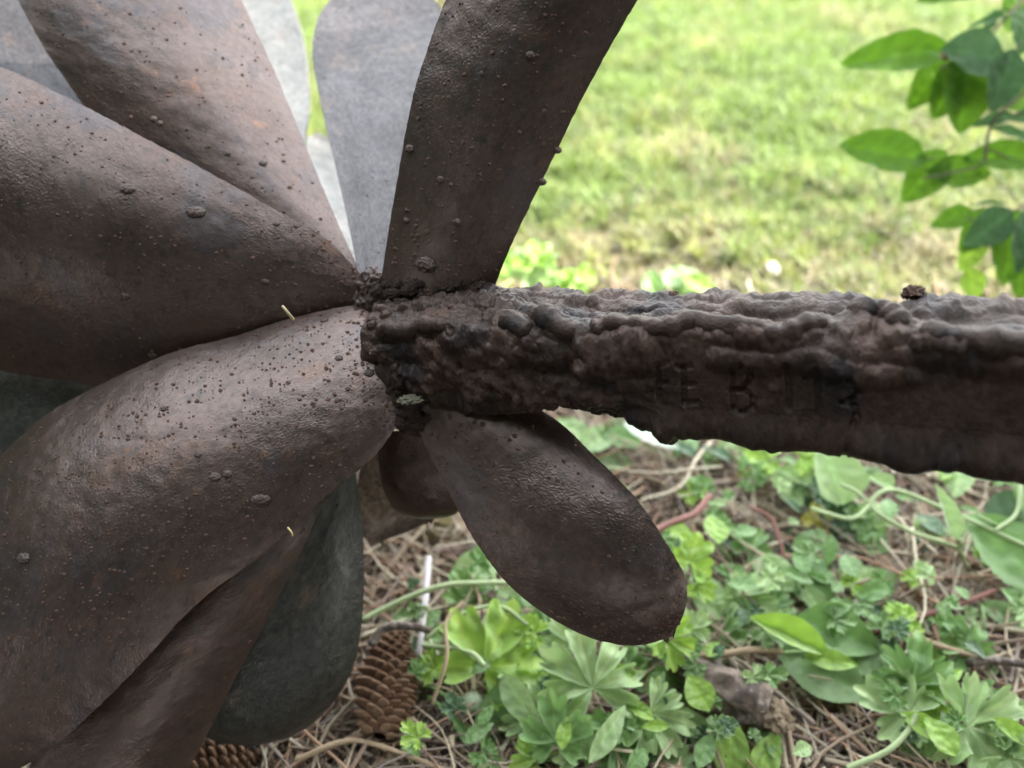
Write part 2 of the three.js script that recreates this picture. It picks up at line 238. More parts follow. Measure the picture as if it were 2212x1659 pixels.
petal([[660, 530, .395, 720, 500, .395], [590, 420, .44, 685, 410, .44], [520, 310, .485, 660, 312, .485], [470, 200, .535, 668, 210, .535], [450, 80, .59, 652, 75, .59], [455, -40, .64, 608, -40, .64], [530, -110, .665]], { bulge: -0.006, seed: 3, spatter: 12, mat: sunlitPetal, label: 'whitish blurred petal at the back' });  // pale copy of the steel: sunlight painted into its colour
petal([[755, 580, .365, 785, 580, .365], [690, 450, .45, 765, 450, .45], [645, 350, .53, 740, 350, .53], [650, 305, .565, 722, 305, .565], [686, 287, .58]], { bulge: -0.003, seed: 4, spatter: 4, nv: 60, nu: 24, mat: sunlitPetal, label: 'whitish petal tip seen through the gap' });
petal([[730, 625, .357, 779, 590, .352], [580, 560, .367, 745, 515, .359], [400, 440, .373, 702, 415, .369], [245, 310, .377, 655, 300, .379], [118, 140, .380, 612, 195, .388], [75, 70, .381, 572, 105, .394], [20, -40, .383, 500, -40, .401], [-10, -160, .386, 400, -170, .404], [180, -260, .397]], { bulge: 0.012, seed: 5, skew: 1.15, pow: 1.2, spatter: 450, power: 1.0, hi: 0.0009, blisters: [[335, 255, .0013], [345, 262, .0011], [570, 352, .0015], [490, 335, .0012]], label: 'broad brown petal pointing up to the top left' });
petal([[250, 340, .42, 280, 290, .42], [40, 260, .425, 200, 110, .44], [-150, 150, .435, 110, -70, .455], [-350, 20, .45, 20, -230, .465], [-250, -240, .47]], { bulge: -0.004, seed: 6, spatter: 15, nu: 30, nv: 60, mat: skySheenPetal, label: 'bluish grey petal in the top left corner' });  // grey copy of the steel: reflected sky painted into its colour
petal([[780, 592, .340, 774, 668, .347], [700, 512, .340, 700, 720, .354], [600, 455, .340, 600, 785, .361], [450, 370, .341, 450, 838, .366], [300, 290, .342, 300, 846, .368], [150, 212, .343, 150, 824, .369], [0, 142, .344, 0, 800, .368], [-150, 90, .346, -150, 740, .366], [-280, 120, .350, -280, 600, .352], [-340, 350, .352]], { bulge: 0.023, seed: 7, skew: 1, pow: 1.1, spatter: 1100, power: 0.9, hi: 0.0008, blisters: [[273, 406, .0021, 1.6], [425, 458, .0024, 1.7], [270, 640, .0016], [600, 485, .0013], [330, 770, .0016], [620, 755, .0014], [575, 610, .0013]], label: 'large brown petal pointing left above the front petal' });
petal([[640, 780, .39, 640, 830, .387], [300, 720, .395, 300, 980, .385], [0, 690, .40, 0, 1030, .387], [-200, 740, .405, -200, 970, .395], [-260, 860, .40]], { bulge: 0.008, seed: 8, spatter: 10, nu: 30, nv: 60, mat: greenShadePetal, label: 'dark petal in the gap at the left edge' });  // near-black copy paints the shade of the gap into this petal
petal([[880, 668, .342, 935, 868, .330], [812, 656, .340, 872, 905, .321], [745, 661, .340, 806, 988, .315], [630, 686, .342, 700, 1076, .308], [500, 727, .342, 570, 1195, .305], [360, 765, .341, 432, 1300, .302], [202, 837, .339, 310, 1430, .299], [101, 895, .336, 200, 1540, .298], [0, 985, .332, 80, 1640, .297], [-100, 1100, .324, -60, 1700, .297], [-170, 1250, .317, -150, 1690, .297], [-200, 1480, .308]], { bulge: 0.0185, seed: 9, skew: 1, pow: 1.3, spatter: 2200, power: 0.85, hi: 0.0008, nu: 80, nv: 200, blisters: [[462, 1028, .0017], [490, 1022, .0014], [563, 1075, .0019, 2], [800, 805, .0016], [50, 1205, .0020], [700, 690, .0014], [350, 880, .0012], [430, 985, .0013], [730, 775, .0013]], label: 'large front petal reaching to the lower left, with a bright upper edge' });
petal([[740, 1000, .335, 772, 1012, .335], [600, 1120, .330, 700, 1090, .338], [420, 1260, .325, 648, 1199, .338], [260, 1400, .320, 576, 1342, .338], [140, 1540, .318, 519, 1447, .338], [60, 1660, .316, 450, 1584, .338], [20, 1780, .316, 390, 1690, .338], [60, 1880, .32, 300, 1810, .338], [170, 1910, .33]], { bulge: 0.009, seed: 10, skew: 1.2, spatter: 60, label: 'dark petal under the front petal at the bottom edge' });
petal([[720, 1030, .352, 768, 1015, .360], [640, 1150, .348, 783, 1130, .362], [560, 1280, .345, 787, 1250, .364], [490, 1400, .343, 780, 1360, .366], [430, 1500, .343, 760, 1450, .368], [420, 1570, .346, 705, 1535, .368], [465, 1602, .352, 632, 1590, .366], [545, 1612, .36]], { bulge: 0.009, seed: 11, skew: 1.3, spatter: 20, mat: greenShadePetal, label: 'greenish dark petal hanging down beside the pine cone' });
petal([[790, 950, .37, 835, 950, .37], [772, 1050, .38, 890, 1040, .38], [770, 1115, .388, 965, 1085, .388], [774, 1155, .392, 925, 1128, .392], [820, 1172, .394]], { bulge: -0.004, seed: 12, spatter: 0, nu: 30, nv: 50, mat: tanPetal, label: 'tan petal seen through the gap under the stem' });
petal([[812, 930, .355, 930, 925, .350], [820, 1020, .360, 965, 1030, .352], [838, 1082, .365, 990, 1080, .356], [868, 1111, .368, 985, 1110, .36], [925, 1124, .368]], { bulge: 0.004, seed: 13, spatter: 0, nu: 30, nv: 50, label: 'short brown petal behind the lower right petal' });
petal([[880, 870, .325, 1110, 860, .318], [912, 950, .320, 1200, 905, .312], [960, 1045, .315, 1290, 990, .306], [1020, 1160, .310, 1378, 1080, .300], [1095, 1260, .306, 1445, 1180, .297], [1180, 1330, .303, 1478, 1240, .296], [1258, 1372, .302, 1485, 1274, .296], [1318, 1389, .302, 1482, 1306, .296], [1366, 1394, .302, 1476, 1330, .297], [1403, 1389, .301, 1466, 1350, .298], [1444, 1377, .299]], { bulge: 0.007, seed: 14, skew: 1.2, spatter: 520, power: 1.1, hi: 0.0009, label: 'lower right petal with a rounded tip over the leaves' });

// stem: a square bar buried under melted weld beads, letters stamped into its side
const SA = at(834, 744, .338), SB = at(2212, 832, .240), stemDir = SB.clone().sub(SA).normalize(), stemLen = SB.distanceTo(SA);
const stemSide = CB.clone().setY(0).addScaledVector(stemDir, -CB.clone().setY(0).dot(stemDir)).normalize(), stemUp = stemSide.clone().cross(stemDir).normalize().multiplyScalar(1);
if (stemUp.y < 0) stemUp.negate();
const ROLL = 10 * R, e1 = stemSide.clone().multiplyScalar(Math.cos(ROLL)).addScaledVector(stemUp, Math.sin(ROLL)), e2 = stemUp.clone().multiplyScalar(Math.cos(ROLL)).addScaledVector(stemSide, -Math.sin(ROLL));
const HALF = 0.0195, tail = [SB.clone(), SB.clone().addScaledVector(stemDir, 0.09), SB.clone().addScaledVector(stemDir, 0.17).add(V(0, -0.02, 0)), SB.clone().addScaledVector(stemDir, 0.24).add(V(0, -0.10, 0)), SB.clone().addScaledVector(stemDir, 0.26).add(V(0, -0.30, 0))];
const secR = (a) => { const c = Math.abs(Math.cos(a)), s = Math.abs(Math.sin(a)), p = 5.5; return HALF / Math.pow(Math.pow(c, p) + Math.pow(s, p), 1 / p); };
const stemBase = (s, a) => { const k = secR(a) * lerp(0.93, 1, sstep(-0.01, 0.05, s)); return SA.clone().addScaledVector(stemDir, s).addScaledVector(e1, Math.cos(a) * k).addScaledVector(e2, Math.sin(a) * k); };
const PERI = 0.125;   // metres of surface per turn of the angle, for distances between marks
const grid = []; for (let i = 0; i <= 300; i++) for (let j = 0; j <= 120; j++) { const s = lerp(-0.01, stemLen + 0.02, i / 300), a = lerp(-1.5, 2.45, j / 120), p = stemBase(s, a), q = toPx(p); grid.push([q[0], q[1], s, a, q[2]]); }
function onStem(px, py) { let b = null, bd = 1e9; for (const g of grid) { const d = (g[0] - px) ** 2 + (g[1] - py) ** 2 + g[4] * 200; if (d < bd) { bd = d; b = g; } } return [b[2], b[3]]; }
const BEADS = [   // [radius mm, then pixel points along the bead]
  [3.4, 832, 709, 880, 717, 930, 709, 983, 712], [3.4, 899, 625, 930, 630, 964, 625], [3.0, 964, 635, 1002, 628, 1036, 628], [3.0, 1050, 632, 1084, 640, 1118, 650], [3.0, 1115, 640, 1151, 628, 1192, 640, 1242, 650],
  [2.4, 930, 676, 964, 671, 993, 671], [2.4, 986, 707, 1012, 693, 1024, 690], [2.6, 1058, 678, 1082, 685], [4.0, 1089, 695, 1120, 709, 1151, 729], [4.2, 1175, 688, 1192, 700, 1223, 719, 1257, 731],
  [3.6, 1277, 725, 1320, 711, 1392, 715, 1446, 718, 1504, 707, 1535, 711, 1589, 718, 1639, 718, 1682, 733, 1740, 715, 1787, 707], [4.8, 1841, 707, 1880, 694, 1920, 704, 1956, 725], [4.6, 1978, 733, 2046, 740, 2100, 747, 2172, 754, 2230, 760],
  [3.8, 1538, 640, 1571, 630, 1632, 628, 1690, 632, 1740, 641, 1794, 648, 1848, 652], [3.0, 1567, 682, 1618, 668, 1668, 675, 1740, 668], [3.0, 1416, 646, 1470, 648, 1535, 655], [3.2, 1291, 652, 1338, 642, 1392, 642, 1464, 650, 1504, 653], [2.6, 1241, 655, 1284, 659, 1338, 666],
  [4.0, 1978, 652, 2028, 640, 2086, 640, 2136, 652, 2212, 652], [3.0, 1992, 684, 2100, 677, 2212, 684], [3.4, 1956, 754, 2006, 747, 2064, 754, 2100, 763], [4.4, 967, 754, 1014, 740, 1068, 747, 1122, 733], [4.4, 1021, 767, 1086, 763, 1133, 749], [4.4, 888, 754, 938, 761, 967, 783],
  [4.8, 895, 812, 931, 805], [4.0, 1162, 761, 1212, 769, 1262, 754], [5.6, 1270, 779, 1313, 776], [5.0, 1338, 763, 1385, 756], [4.0, 1054, 815, 1104, 815, 1133, 837, 1151, 855], [3.8, 1176, 844, 1219, 848, 1255, 855],
  [2.2, 1546, 776, 1603, 783, 1653, 787, 1690, 779, 1740, 783, 1776, 790, 1840, 812, 1900, 817, 1960, 812], [2.4, 1400, 690, 1450, 683, 1500, 690, 1550, 694], [2.6, 1760, 676, 1810, 683, 1850, 676], [2.0, 1640, 650, 1700, 655, 1760, 664]];
const beadUV = BEADS.map((b) => { const r = b[0] / 1000 * 1.15, p = []; for (let i = 1; i < b.length; i += 2) p.push(onStem(b[i], b[i + 1])); return { r, p }; });
const LETTERS = [[1420, 792, 1425, 868], [1420, 791, 1441, 785], [1421, 828, 1437, 825], [1475, 793, 1480, 872], [1462, 793, 1492, 789], [1476, 834, 1496, 832], [1478, 872, 1507, 868],
  [1576, 803, 1583, 888], [1576, 803, 1604, 795, 1621, 812, 1617, 830, 1599, 840, 1580, 843], [1581, 845, 1606, 842, 1627, 860, 1625, 880, 1604, 893, 1583, 888],
  [1683, 807, 1699, 796, 1705, 886], [1741, 818, 1762, 806, 1769, 897], [1790, 832, 1812, 820, 1839, 824, 1851, 844, 1841, 862, 1818, 869], [1818, 869, 1845, 878, 1853, 900, 1842, 919, 1812, 918]];
const strokes = []; for (const l of LETTERS) { const p = []; for (let i = 0; i < l.length; i += 2) p.push(onStem(l[i], l[i + 1])); for (let i = 0; i + 1 < p.length; i++) strokes.push([...p[i], ...p[i + 1]]); }
{ // many short overlapping runs of weld over the top and round the thin end
  const r = rng(733); for (let k = 0; k < 100; k++) {
    const left = k < 80, s0 = left ? 0.002 + 0.115 * r() : 0.06 + r() * (stemLen - 0.04), a0 = left ? -1.3 + 3.8 * r() : 0.78 + 1.5 * r(), L = 0.006 + 0.02 * r(), n = 3, p = []; let a = a0;
    for (let i = 0; i <= n; i++) { p.push([s0 + L * i / n, a]); a += (r() - 0.5) * 0.22; }
    beadUV.push({ r: 0.0018 + 0.0026 * r(), p, k: left ? 0.6 + 0.45 * r() : 0.3 + 0.25 * r() });
  }
}
const lumpR = rng(77), lumps = [];
for (let k = 0; k < 360; k++) { const left = lumpR() < 0.6, s = left ? Math.pow(lumpR(), 1.3) * 0.10 : lumpR() * stemLen * 1.3, a = lumpR() * 6.28, r = 0.0006 + 0.0022 * Math.pow(lumpR(), 2.5); if (!left && a > 5.7 || (!left && a < 0.55)) continue; lumps.push([s, a, r]); }
const DOT = onStem(1670, 839); lumps.push([DOT[0], DOT[1], 0.0016]);
const segs = []; for (const b of beadUV) for (let i = 0; i + 1 < b.p.length; i++) segs.push([b.r, b.p[i][0], b.p[i][1], b.p[i + 1][0], b.p[i + 1][1], b]);
const wrapA = (a) => { while (a > Math.PI) a -= 2 * Math.PI; while (a < -Math.PI) a += 2 * Math.PI; return a; };
const segD = (s, a, s0, a0, s1, a1) => { const k = PERI / (2 * Math.PI), x = s - s0, y = wrapA(a - a0) * k, X = s1 - s0, Y = wrapA(a1 - a0) * k, t = clamp((x * X + y * Y) / (X * X + Y * Y + 1e-12), 0, 1); return Math.hypot(x - t * X, y - t * Y); };
// how far the weld metal stands out below: the lower edge is lumpy and deepens to the right
const lowEdge = [[0, 0.000], [0.06, -0.001], [0.085, -0.005], [0.105, -0.005], [0.118, -0.002], [0.130, 0.0045], [0.148, 0.003], [0.160, 0.0055], [0.180, 0.004], [0.193, 0.0045], [0.206, 0.008], [0.218, 0.0055], [0.235, 0.007], [0.26, 0.005]];
const lowAt = (s) => { for (let i = 0; i + 1 < lowEdge.length; i++) if (s < lowEdge[i + 1][0]) return lerp(lowEdge[i][1], lowEdge[i + 1][1], sstep(lowEdge[i][0], lowEdge[i + 1][0], s)); return 0.006; };
function stemHeight(s, a) {
  const ca = Math.cos(a), sa = Math.sin(a), x = s * 1, y = ca * 0.02, z = sa * 0.02;
  const flat = sstep(0.72, 0.5, Math.abs(wrapA(a + 0.18))) * sstep(0.115, 0.145, s);       // the clean side with the letters
  const rough = lerp(1, 0.16, flat), left = sstep(0.12, 0.03, s);
  let h = rough * (0.0007 * fbm(x * 45, y * 75, z * 75, 2) + 0.0004 * n3(x * 130, y * 190, z * 190) + 0.00025 * fbm(x * 480, y * 480, z * 480, 2) * (1 + 0.5 * left)) + 0.00008 * fbm(x * 900, y * 900, z * 900, 2);
  const low = sstep(-0.35, -0.75, sa) * (lowAt(s) + 0.0005 * n3(s * 170, a * 2, 9)); h += low + sstep(0.3, 0.8, sa) * (0.0013 * n3(s * 40, a * 1.2, 4) + 0.0004 * n3(s * 120, a * 2, 14));
  let m = 0;
  for (const g of segs) {
    if (s < Math.min(g[1], g[3]) - 0.012 || s > Math.max(g[1], g[3]) + 0.012) continue;
    const d = segD(s, a, g[1], g[2], g[3], g[4]) / (g[0] * 1.15); if (d < 1.5) { const q = d < 1 ? Math.sqrt(1 - d * d * 0.8) : 0.447 * Math.pow((1.5 - d) / 0.5, 2); m = Math.max(m, q * g[0] * (g[5].k ?? 1.0)); }
  }
  h += m * (1 + 0.25 * n3(x * 150, y * 150, z * 150)) + (m > 0.001 ? 0.00010 * Math.sin(s * 2600 + 3 * n3(x * 60, y * 60, z * 60)) : 0);   // ripples left by the electrode
  for (const l of lumps) { if (Math.abs(s - l[0]) > 0.004) continue; const d = Math.hypot(s - l[0], wrapA(a - l[1]) * PERI / (2 * Math.PI)) / l[2]; if (d < 1) h += Math.sqrt(1 - d * d) * l[2] * 0.75; }
  if (s > 0.09) for (const g of strokes) { if (s < Math.min(g[0], g[2]) - 0.002 || s > Math.max(g[0], g[2]) + 0.002) continue; const d = segD(s, a, ...g); h -= 0.0010 * sstep(0.0016, 0.0005, d); h += 0.00018 * sstep(0.0018, 0.0011, d) * sstep(0.0009, 0.0012, d); }
  return h;
}
{
  const sList = []; for (let i = 0; i <= 640; i++) sList.push(lerp(0, stemLen + 0.012, i / 640));
  const NA = 380, pos = [], uv = [], idx = [], angles = []; for (let j = 0; j <= NA; j++) angles.push(lerp(-Math.PI, Math.PI, j / NA));
  const rowsAt = (c, d1, d2, k, s, f) => { for (const a of angles) { const r = (secR(a) * k + f(s, a)), q = c.clone().addScaledVector(d1, Math.cos(a) * r).addScaledVector(d2, Math.sin(a) * r); pos.push(q.x - FO.x, q.y - FO.y, q.z - FO.z); uv.push(s, a * PERI / (2 * Math.PI)); } };
  rowsAt(SA.clone().addScaledVector(stemDir, -0.006), e1, e2, 0.02, 0, () => 0); rowsAt(SA.clone().addScaledVector(stemDir, -0.004), e1, e2, 0.6, 0, () => 0);
  for (const s of sList) rowsAt(SA.clone().addScaledVector(stemDir, s), e1, e2, lerp(0.86, 1, sstep(0, 0.05, s)), s, stemHeight);
  let rows = sList.length + 2;
  const c = new THREE.CatmullRomCurve3(tail); let d1 = e1.clone(), d2 = e2.clone();
  for (let i = 1; i <= 50; i++) { const t = 0.03 + 0.97 * i / 50, p = c.getPointAt(t), T = c.getTangentAt(t); d1 = d1.addScaledVector(T, -d1.dot(T)).normalize(); d2 = T.clone().cross(d1).multiplyScalar(Math.sign(T.clone().cross(d1).dot(d2))).normalize(); const s = stemLen + t * 0.5; rowsAt(p, d1, d2, 1.05, s, (q, a) => 0.003 * fbm(q * 50, Math.cos(a) * 2, Math.sin(a) * 2, 3)); rows++; }
  const w = NA + 1; for (let i = 0; i + 1 < rows; i++) for (let j = 0; j < NA; j++) { const a = i * w + j; idx.push(a, a + w, a + 1, a + 1, a + w, a + w + 1); }
  part('stem', bufGeo(pos, idx, uv), stemMat, flower).userData.label = 'thick square stem crusted with weld beads, letters stamped in its side';
}
const stem = flower.children[flower.children.length - 1];
for (const k of [0, 1, 8, 9, 10, 11, 12, 20]) {   // the most prominent beads stand proud of the bar
  const b = beadUV[k], pts = b.p.map(([s, a]) => { const q = stemBase(s, a), N = e1.clone().multiplyScalar(Math.cos(a)).addScaledVector(e2, Math.sin(a)); return q.addScaledVector(N, b.r * 0.55 + 0.0006).sub(FO); });
  const n = pts.length * 14, g = tube(pts, (t) => b.r * (0.86 + 0.22 * n3(t * pts.length * 1.1, k * 3.3, 2)) * Math.pow(Math.max(0.02, Math.min(1, Math.min(t, 1 - t) * pts.length * 2.2)), 0.5), 16, n, 1, 0.10, k);
  part('weld_bead', g, stemMat, stem);
}
function lumpGeo(c, r, seed, sx = 1, sy = 1, sz = 1, det = 4, amp = 0.35) { const g = new THREE.IcosahedronGeometry(1, det), a = g.attributes.position; for (let i = 0; i < a.count; i++) { const x = a.getX(i), y = a.getY(i), z = a.getZ(i), f = r * (1 + amp * fbm(x * 1.6 + seed, y * 1.6, z * 1.6, 4)); a.setXYZ(i, x * f * sx, y * f * sy, z * f * sz); } g.translate(c.x, c.y, c.z); g.deleteAttribute('normal'); const q = new THREE.BufferGeometry(); q.setAttribute('position', a); q.setAttribute('uv', g.attributes.uv); q.computeVertexNormals(); const n = q.attributes.normal; for (let i = 0; i < n.count; i++) { /* facets are small */ } return q; }
{
  const lump = (px, py, d, r, seed, sx, sy, sz) => lumpGeo(at(px, py, d).sub(FO), r, seed, sx, sy, sz, 12, 0.28);
  part('hub', mergeGeometries([lump(852, 655, .339, 0.009, 3, 1, 1.1, 1), lump(880, 712, .337, 0.016, 5), lump(884, 815, .331, 0.016, 6, 0.8, 1.2, 1), lump(930, 890, .336, 0.012, 8, 1.6, 0.8, 1), lump(905, 862, .330, 0.010, 31, 1, 1, 0.9), lump(884, 885, .3265, 0.006, 33), lump(897, 908, .325, 0.0065, 34, 1.2, 0.8, 1), lump(868, 912, .322, 0.0035, 35)]), stemMat, flower);
  part('hub_plate', mergeGeometries([lump(806, 622, .3385, 0.0065, 21, 1.1, 1.3, 0.8), lump(826, 648, .337, 0.007, 22, 1, 1.1, 0.9), lump(798, 646, .3425, 0.007, 23)]), petalMat, flower);
  const r = rng(515), L = []; const path = [[815, 635, .336], [832, 660, .331], [846, 695, .327], [858, 740, .322], [868, 790, .319], [876, 840, .318], [880, 888, .319], [905, 905, .322], [980, 893, .322], [1060, 880, .319], [1120, 878, .316]], top = [[820, 632, .331], [880, 622, .328], [950, 620, .325], [1020, 625, .322], [1085, 640, .322]];
  for (const l of [path, top]) for (let i = 0; i + 1 < l.length; i++) for (let k = 0; k < 16; k++) { const t = r(), q = l[i].map((x, c) => lerp(x, l[i + 1][c], t)), rr = 0.0009 + 0.0030 * r() * r(); L.push(lumpGeo(at(q[0] + (r() - 0.5) * 26, q[1] + (r() - 0.5) * 26, q[2] + 0.001).sub(FO), rr, k * 3 + i, 0.9 + 0.6 * r(), 0.8 + 0.5 * r(), 1, 5, 0.35)); }
  tag(part('weld_lumps', mergeGeometries(L), stemMat, flower.children.find((c) => c.name === 'hub')), null, null, null, 'stuff');
  for (const [px, py, r, s] of [[1975, 632, 0.0027, 11], [1340, 634, 0.0022, 12], [1455, 638, 0.0018, 14], [1130, 884, 0.0018, 16]]) { const [ss, a] = onStem(px, py + 12); const t = at(px, py, depthOf(stemBase(ss, a))); part('slag_lump', mergeGeometries([lumpGeo(t.clone().sub(FO), r, s, 1.2, 0.8, 1, 6, 0.6), lumpGeo(t.clone().sub(FO).add(V(-r * 0.9, -r * 0.3, 0)), r * 0.6, s + 5, 1, 1, 1, 5, 0.6)]), spatterMat, stem); }
}

// ---------------------------------------------------------------- leaves
const leafMat = phys({ color: 0xffffff, vertexColors: true, roughness: 0.95, transmission: 0.42, thickness: 0, clearcoat: 0.8, clearcoatRoughness: 0.38, bumpMap: leafBump, bumpScale: 0.0006 });
const twigLeafMat = phys({ color: 0xffffff, vertexColors: true, roughness: 0.95, transmission: 0.6, thickness: 0, bumpMap: leafBump, bumpScale: 0.0004, specularIntensity: 0.4 });
const stalkMat = (r, g, b) => phys({ color: new THREE.Color(r, g, b), roughness: 0.6, bumpMap: rep(grainBump, 40), bumpScale: 0.0004, clearcoat: 0.2, clearcoatRoughness: 0.5 });
const greenStalk = stalkMat(0.20, 0.30, 0.10), paleStalk = stalkMat(0.34, 0.42, 0.20), redStalk = stalkMat(0.30, 0.13, 0.10);
const GREEN = { mid: [0.15, 0.28, 0.07], lime: [0.25, 0.41, 0.05], pale: [0.30, 0.43, 0.165], dark: [0.06, 0.13, 0.045], blue: [0.17, 0.285, 0.09], yellow: [0.45, 0.42, 0.07], white: [0.6, 0.68, 0.55], twig: [0.09, 0.20, 0.012], brown: [0.2, 0.11, 0.05] };
// palmate / lobed leaf: polar sheet about the stalk, +y is the tip
function lobedLeaf({ size, lobes = 5, cut = 0.45, teeth = 3, spread = 150, cup = 0.15, fold = 0.13, wave = 0.07, color, seed }) {
  const NA = 96, NR = 9, pos = [], col = [], uv = [], idx = [], r = rng(seed), tip = []; for (let i = 0; i < lobes; i++) tip.push(0.86 + 0.28 * r());
  for (let i = 0; i <= NA; i++) {
    const th = lerp(-spread, spread, i / NA), f = (th + spread) / (2 * spread) * lobes, li = clamp(Math.floor(f), 0, lobes - 1), q = f - li, mid = Math.abs(q - 0.5) * 2;
    const side = 1 - 0.32 * Math.abs((li - (lobes - 1) / 2) / ((lobes - 1) / 2 || 1));
    let R1 = side * tip[li] * (1 - cut * Math.pow(mid, 5)) * (1 + 0.10 * (1 - mid)); if (teeth) R1 *= 1.04 - 0.26 * (1 - Math.pow(Math.abs(Math.sin(q * Math.PI * teeth)), 0.7)) * (1 - mid * 0.4);
    for (let k = 0; k <= NR; k++) {
      const t = k / NR, rr = t * R1 * size / 2 * 1.05, a = th * R, x = Math.sin(a) * rr, y = Math.cos(a) * rr;
      const vein = Math.pow(1 - mid, 6), z = size * (cup * t * t * 0.5 + fold * (mid - 0.5) * t + wave * n3(x / size * 4 + seed, y / size * 4, seed));
      pos.push(x, y, z); uv.push(x / 0.05, y / 0.05);
      const v = 1 + 0.55 * vein * (1 - 0.5 * t) + 0.22 * n3(x / size * 7, y / size * 7, seed + 5), ed = 1 + 0.15 * t; for (let c = 0; c < 3; c++) col.push(color[c] * v * ed * (c === 1 ? 1 : 1 + 0.2 * vein));
    }
  }
  const w = NR + 1; for (let i = 0; i < NA; i++) for (let k = 0; k < NR; k++) { const a = i * w + k; idx.push(a, a + w, a + 1, a + 1, a + w, a + w + 1); }
  return bufGeo(pos, idx, uv, col);
}
// simple blade leaf: from the stalk at the origin along +y
function ovalLeaf({ size, width = 0.5, belly = 0.42, cup = 0.1, fold = 0.15, curl = 0.1, tipPow = 1, color, seed, teeth = 0 }) {
  const NL = 22, NW = 10, pos = [], col = [], uv = [], idx = [];
  for (let i = 0; i <= NL; i++) for (let j = 0; j <= NW; j++) {
    const t = i / NL, s = j / NW * 2 - 1, k = t < belly ? Math.sin((t / belly) * Math.PI / 2) : Math.pow(Math.cos(((t - belly) / (1 - belly)) * Math.PI / 2), tipPow), wv = size * width / 2 * Math.pow(k, 0.85) * (1 + (teeth ? 0.10 * Math.abs(((t * teeth) % 1) - 0.5) * 2 * Math.abs(s) : 0));
    const x = s * wv, y = t * size, z = size * (fold * Math.abs(s) * k * 0.5 - curl * t * t + cup * (s * s) * k * 0.2 + 0.03 * n3(x / size * 5 + seed, y / size * 5, seed));
    pos.push(x, y, z); uv.push(x / 0.05, y / 0.05);
    const vein = Math.pow(1 - Math.abs(s), 10) * 0.4 + 0.14 * Math.pow(Math.abs(Math.sin((t * 7 + Math.abs(s) * 1.4) * Math.PI)), 8), v = 1 + vein + 0.18 * n3(x / size * 6, y / size * 6, seed + 3); for (let c = 0; c < 3; c++) col.push(color[c] * v);
  }
  const w = NW + 1; for (let i = 0; i < NL; i++) for (let j = 0; j < NW; j++) { const a = i * w + j; idx.push(a, a + w, a + 1, a + 1, a + w, a + w + 1); }
  return bufGeo(pos, idx, uv, col);
}
// turns a leaf so that its tip points along a direction in view, and its face leans between straight up and the viewer
function poseLeaf(geo, p, deg, lean, roll, rel) {
  const N = V(0, 1, 0).multiplyScalar(1 - lean).addScaledVector(CB, lean).addScaledVector(CR, roll).normalize();
  const T = CR.clone().multiplyScalar(Math.cos(deg * R)).addScaledVector(CU, Math.sin(deg * R)); T.addScaledVector(N, -T.dot(N)).normalize();
  geo.applyMatrix4(new THREE.Matrix4().makeBasis(T.clone().cross(N), T, N)); geo.translate(p.x - rel.x, p.y - rel.y, p.z - rel.z); return geo;
}
let leafSeed = 10;
// one plant: leaves given as [kind, px, py, size in px, tip direction, lean, roll, colour, height above ground, options]
function plant(name, label, category, rootPx, list, group, stalks = greenStalk) {
  const root = groundAt(rootPx[0], rootPx[1], 0), t = thing(name, label, category, root, group);
  for (const [kind, px, py, sz, deg, lean, roll, color, h, opt = {}] of list) {
    const p = groundAt(px, py, h), size = sz / FPX * depthOf(p) * 1.02, seed = leafSeed++;
    const g = kind === 'lobed' ? lobedLeaf({ size, color: GREEN[color], seed, ...opt }) : ovalLeaf({ size, color: GREEN[color], seed, ...opt });
    if (kind === 'oval') g.translate(0, -size * 0.45, 0);
    part('leaf', poseLeaf(g, p, deg, lean, roll, root), leafMat, t);
    const from = kind === 'oval' ? p.clone().addScaledVector(CR, -Math.cos(deg * R) * size * 0.45).addScaledVector(CU, -Math.sin(deg * R) * size * 0.4) : p, mid = from.clone().lerp(root, 0.5).add(V(0, 0.012, 0));
    if (opt.stalk !== false) part('leaf_stalk', tube([from.clone().sub(root).add(V(0, -0.001, 0)), mid.sub(root), V(0.003 * Math.sin(seed), -0.004, 0)], 0.0011, 6, 10, 1.2), stalks, t);
  }
  return t;
}
plant('geranium_plant', 'bright green lobed geranium leaves left of the rounded petal tip', 'plant', [930, 1440], [
  ['lobed', 1046, 1440, 250, 60, 0.55, 0.25, 'lime', 0.045, { cut: 0.42, lobes: 5, cup: 0.1 }], ['lobed', 1180, 1350, 110, 30, 0.4, 0, 'mid', 0.03, {}], ['lobed', 1010, 1300, 130, 100, 0.3, 0.3, 'mid', 0.03, { cut: 0.5 }], ['lobed', 1090, 1470, 130, -60, 0.5, -0.2, 'lime', 0.035, { cut: 0.4 }]]);
plant('geranium_plant', 'pale green deeply cut geranium leaf below the petal', 'plant', [1230, 1600], [
  ['lobed', 1280, 1487, 260, 100, 0.45, 0, 'pale', 0.05, { lobes: 7, cut: 0.62, cup: 0.05, fold: 0.12 }], ['lobed', 1230, 1390, 120, 120, 0.5, 0, 'pale', 0.035, { cut: 0.55 }], ['lobed', 1350, 1445, 130, 20, 0.4, 0.2, 'mid', 0.03, { cut: 0.5 }]]);
plant('geranium_plant', 'pale round-fanned geranium leaf right of the deeply cut one', 'plant', [1390, 1620], [
  ['lobed', 1403, 1540, 185, -60, 0.6, 0, 'pale', 0.045, { lobes: 7, cut: 0.35, fold: 0.12 }], ['lobed', 1350, 1640, 150, -30, 0.4, 0.1, 'blue', 0.03, { cut: 0.4 }], ['lobed', 1470, 1610, 120, 20, 0.3, 0, 'mid', 0.02, { cut: 0.5 }]]);
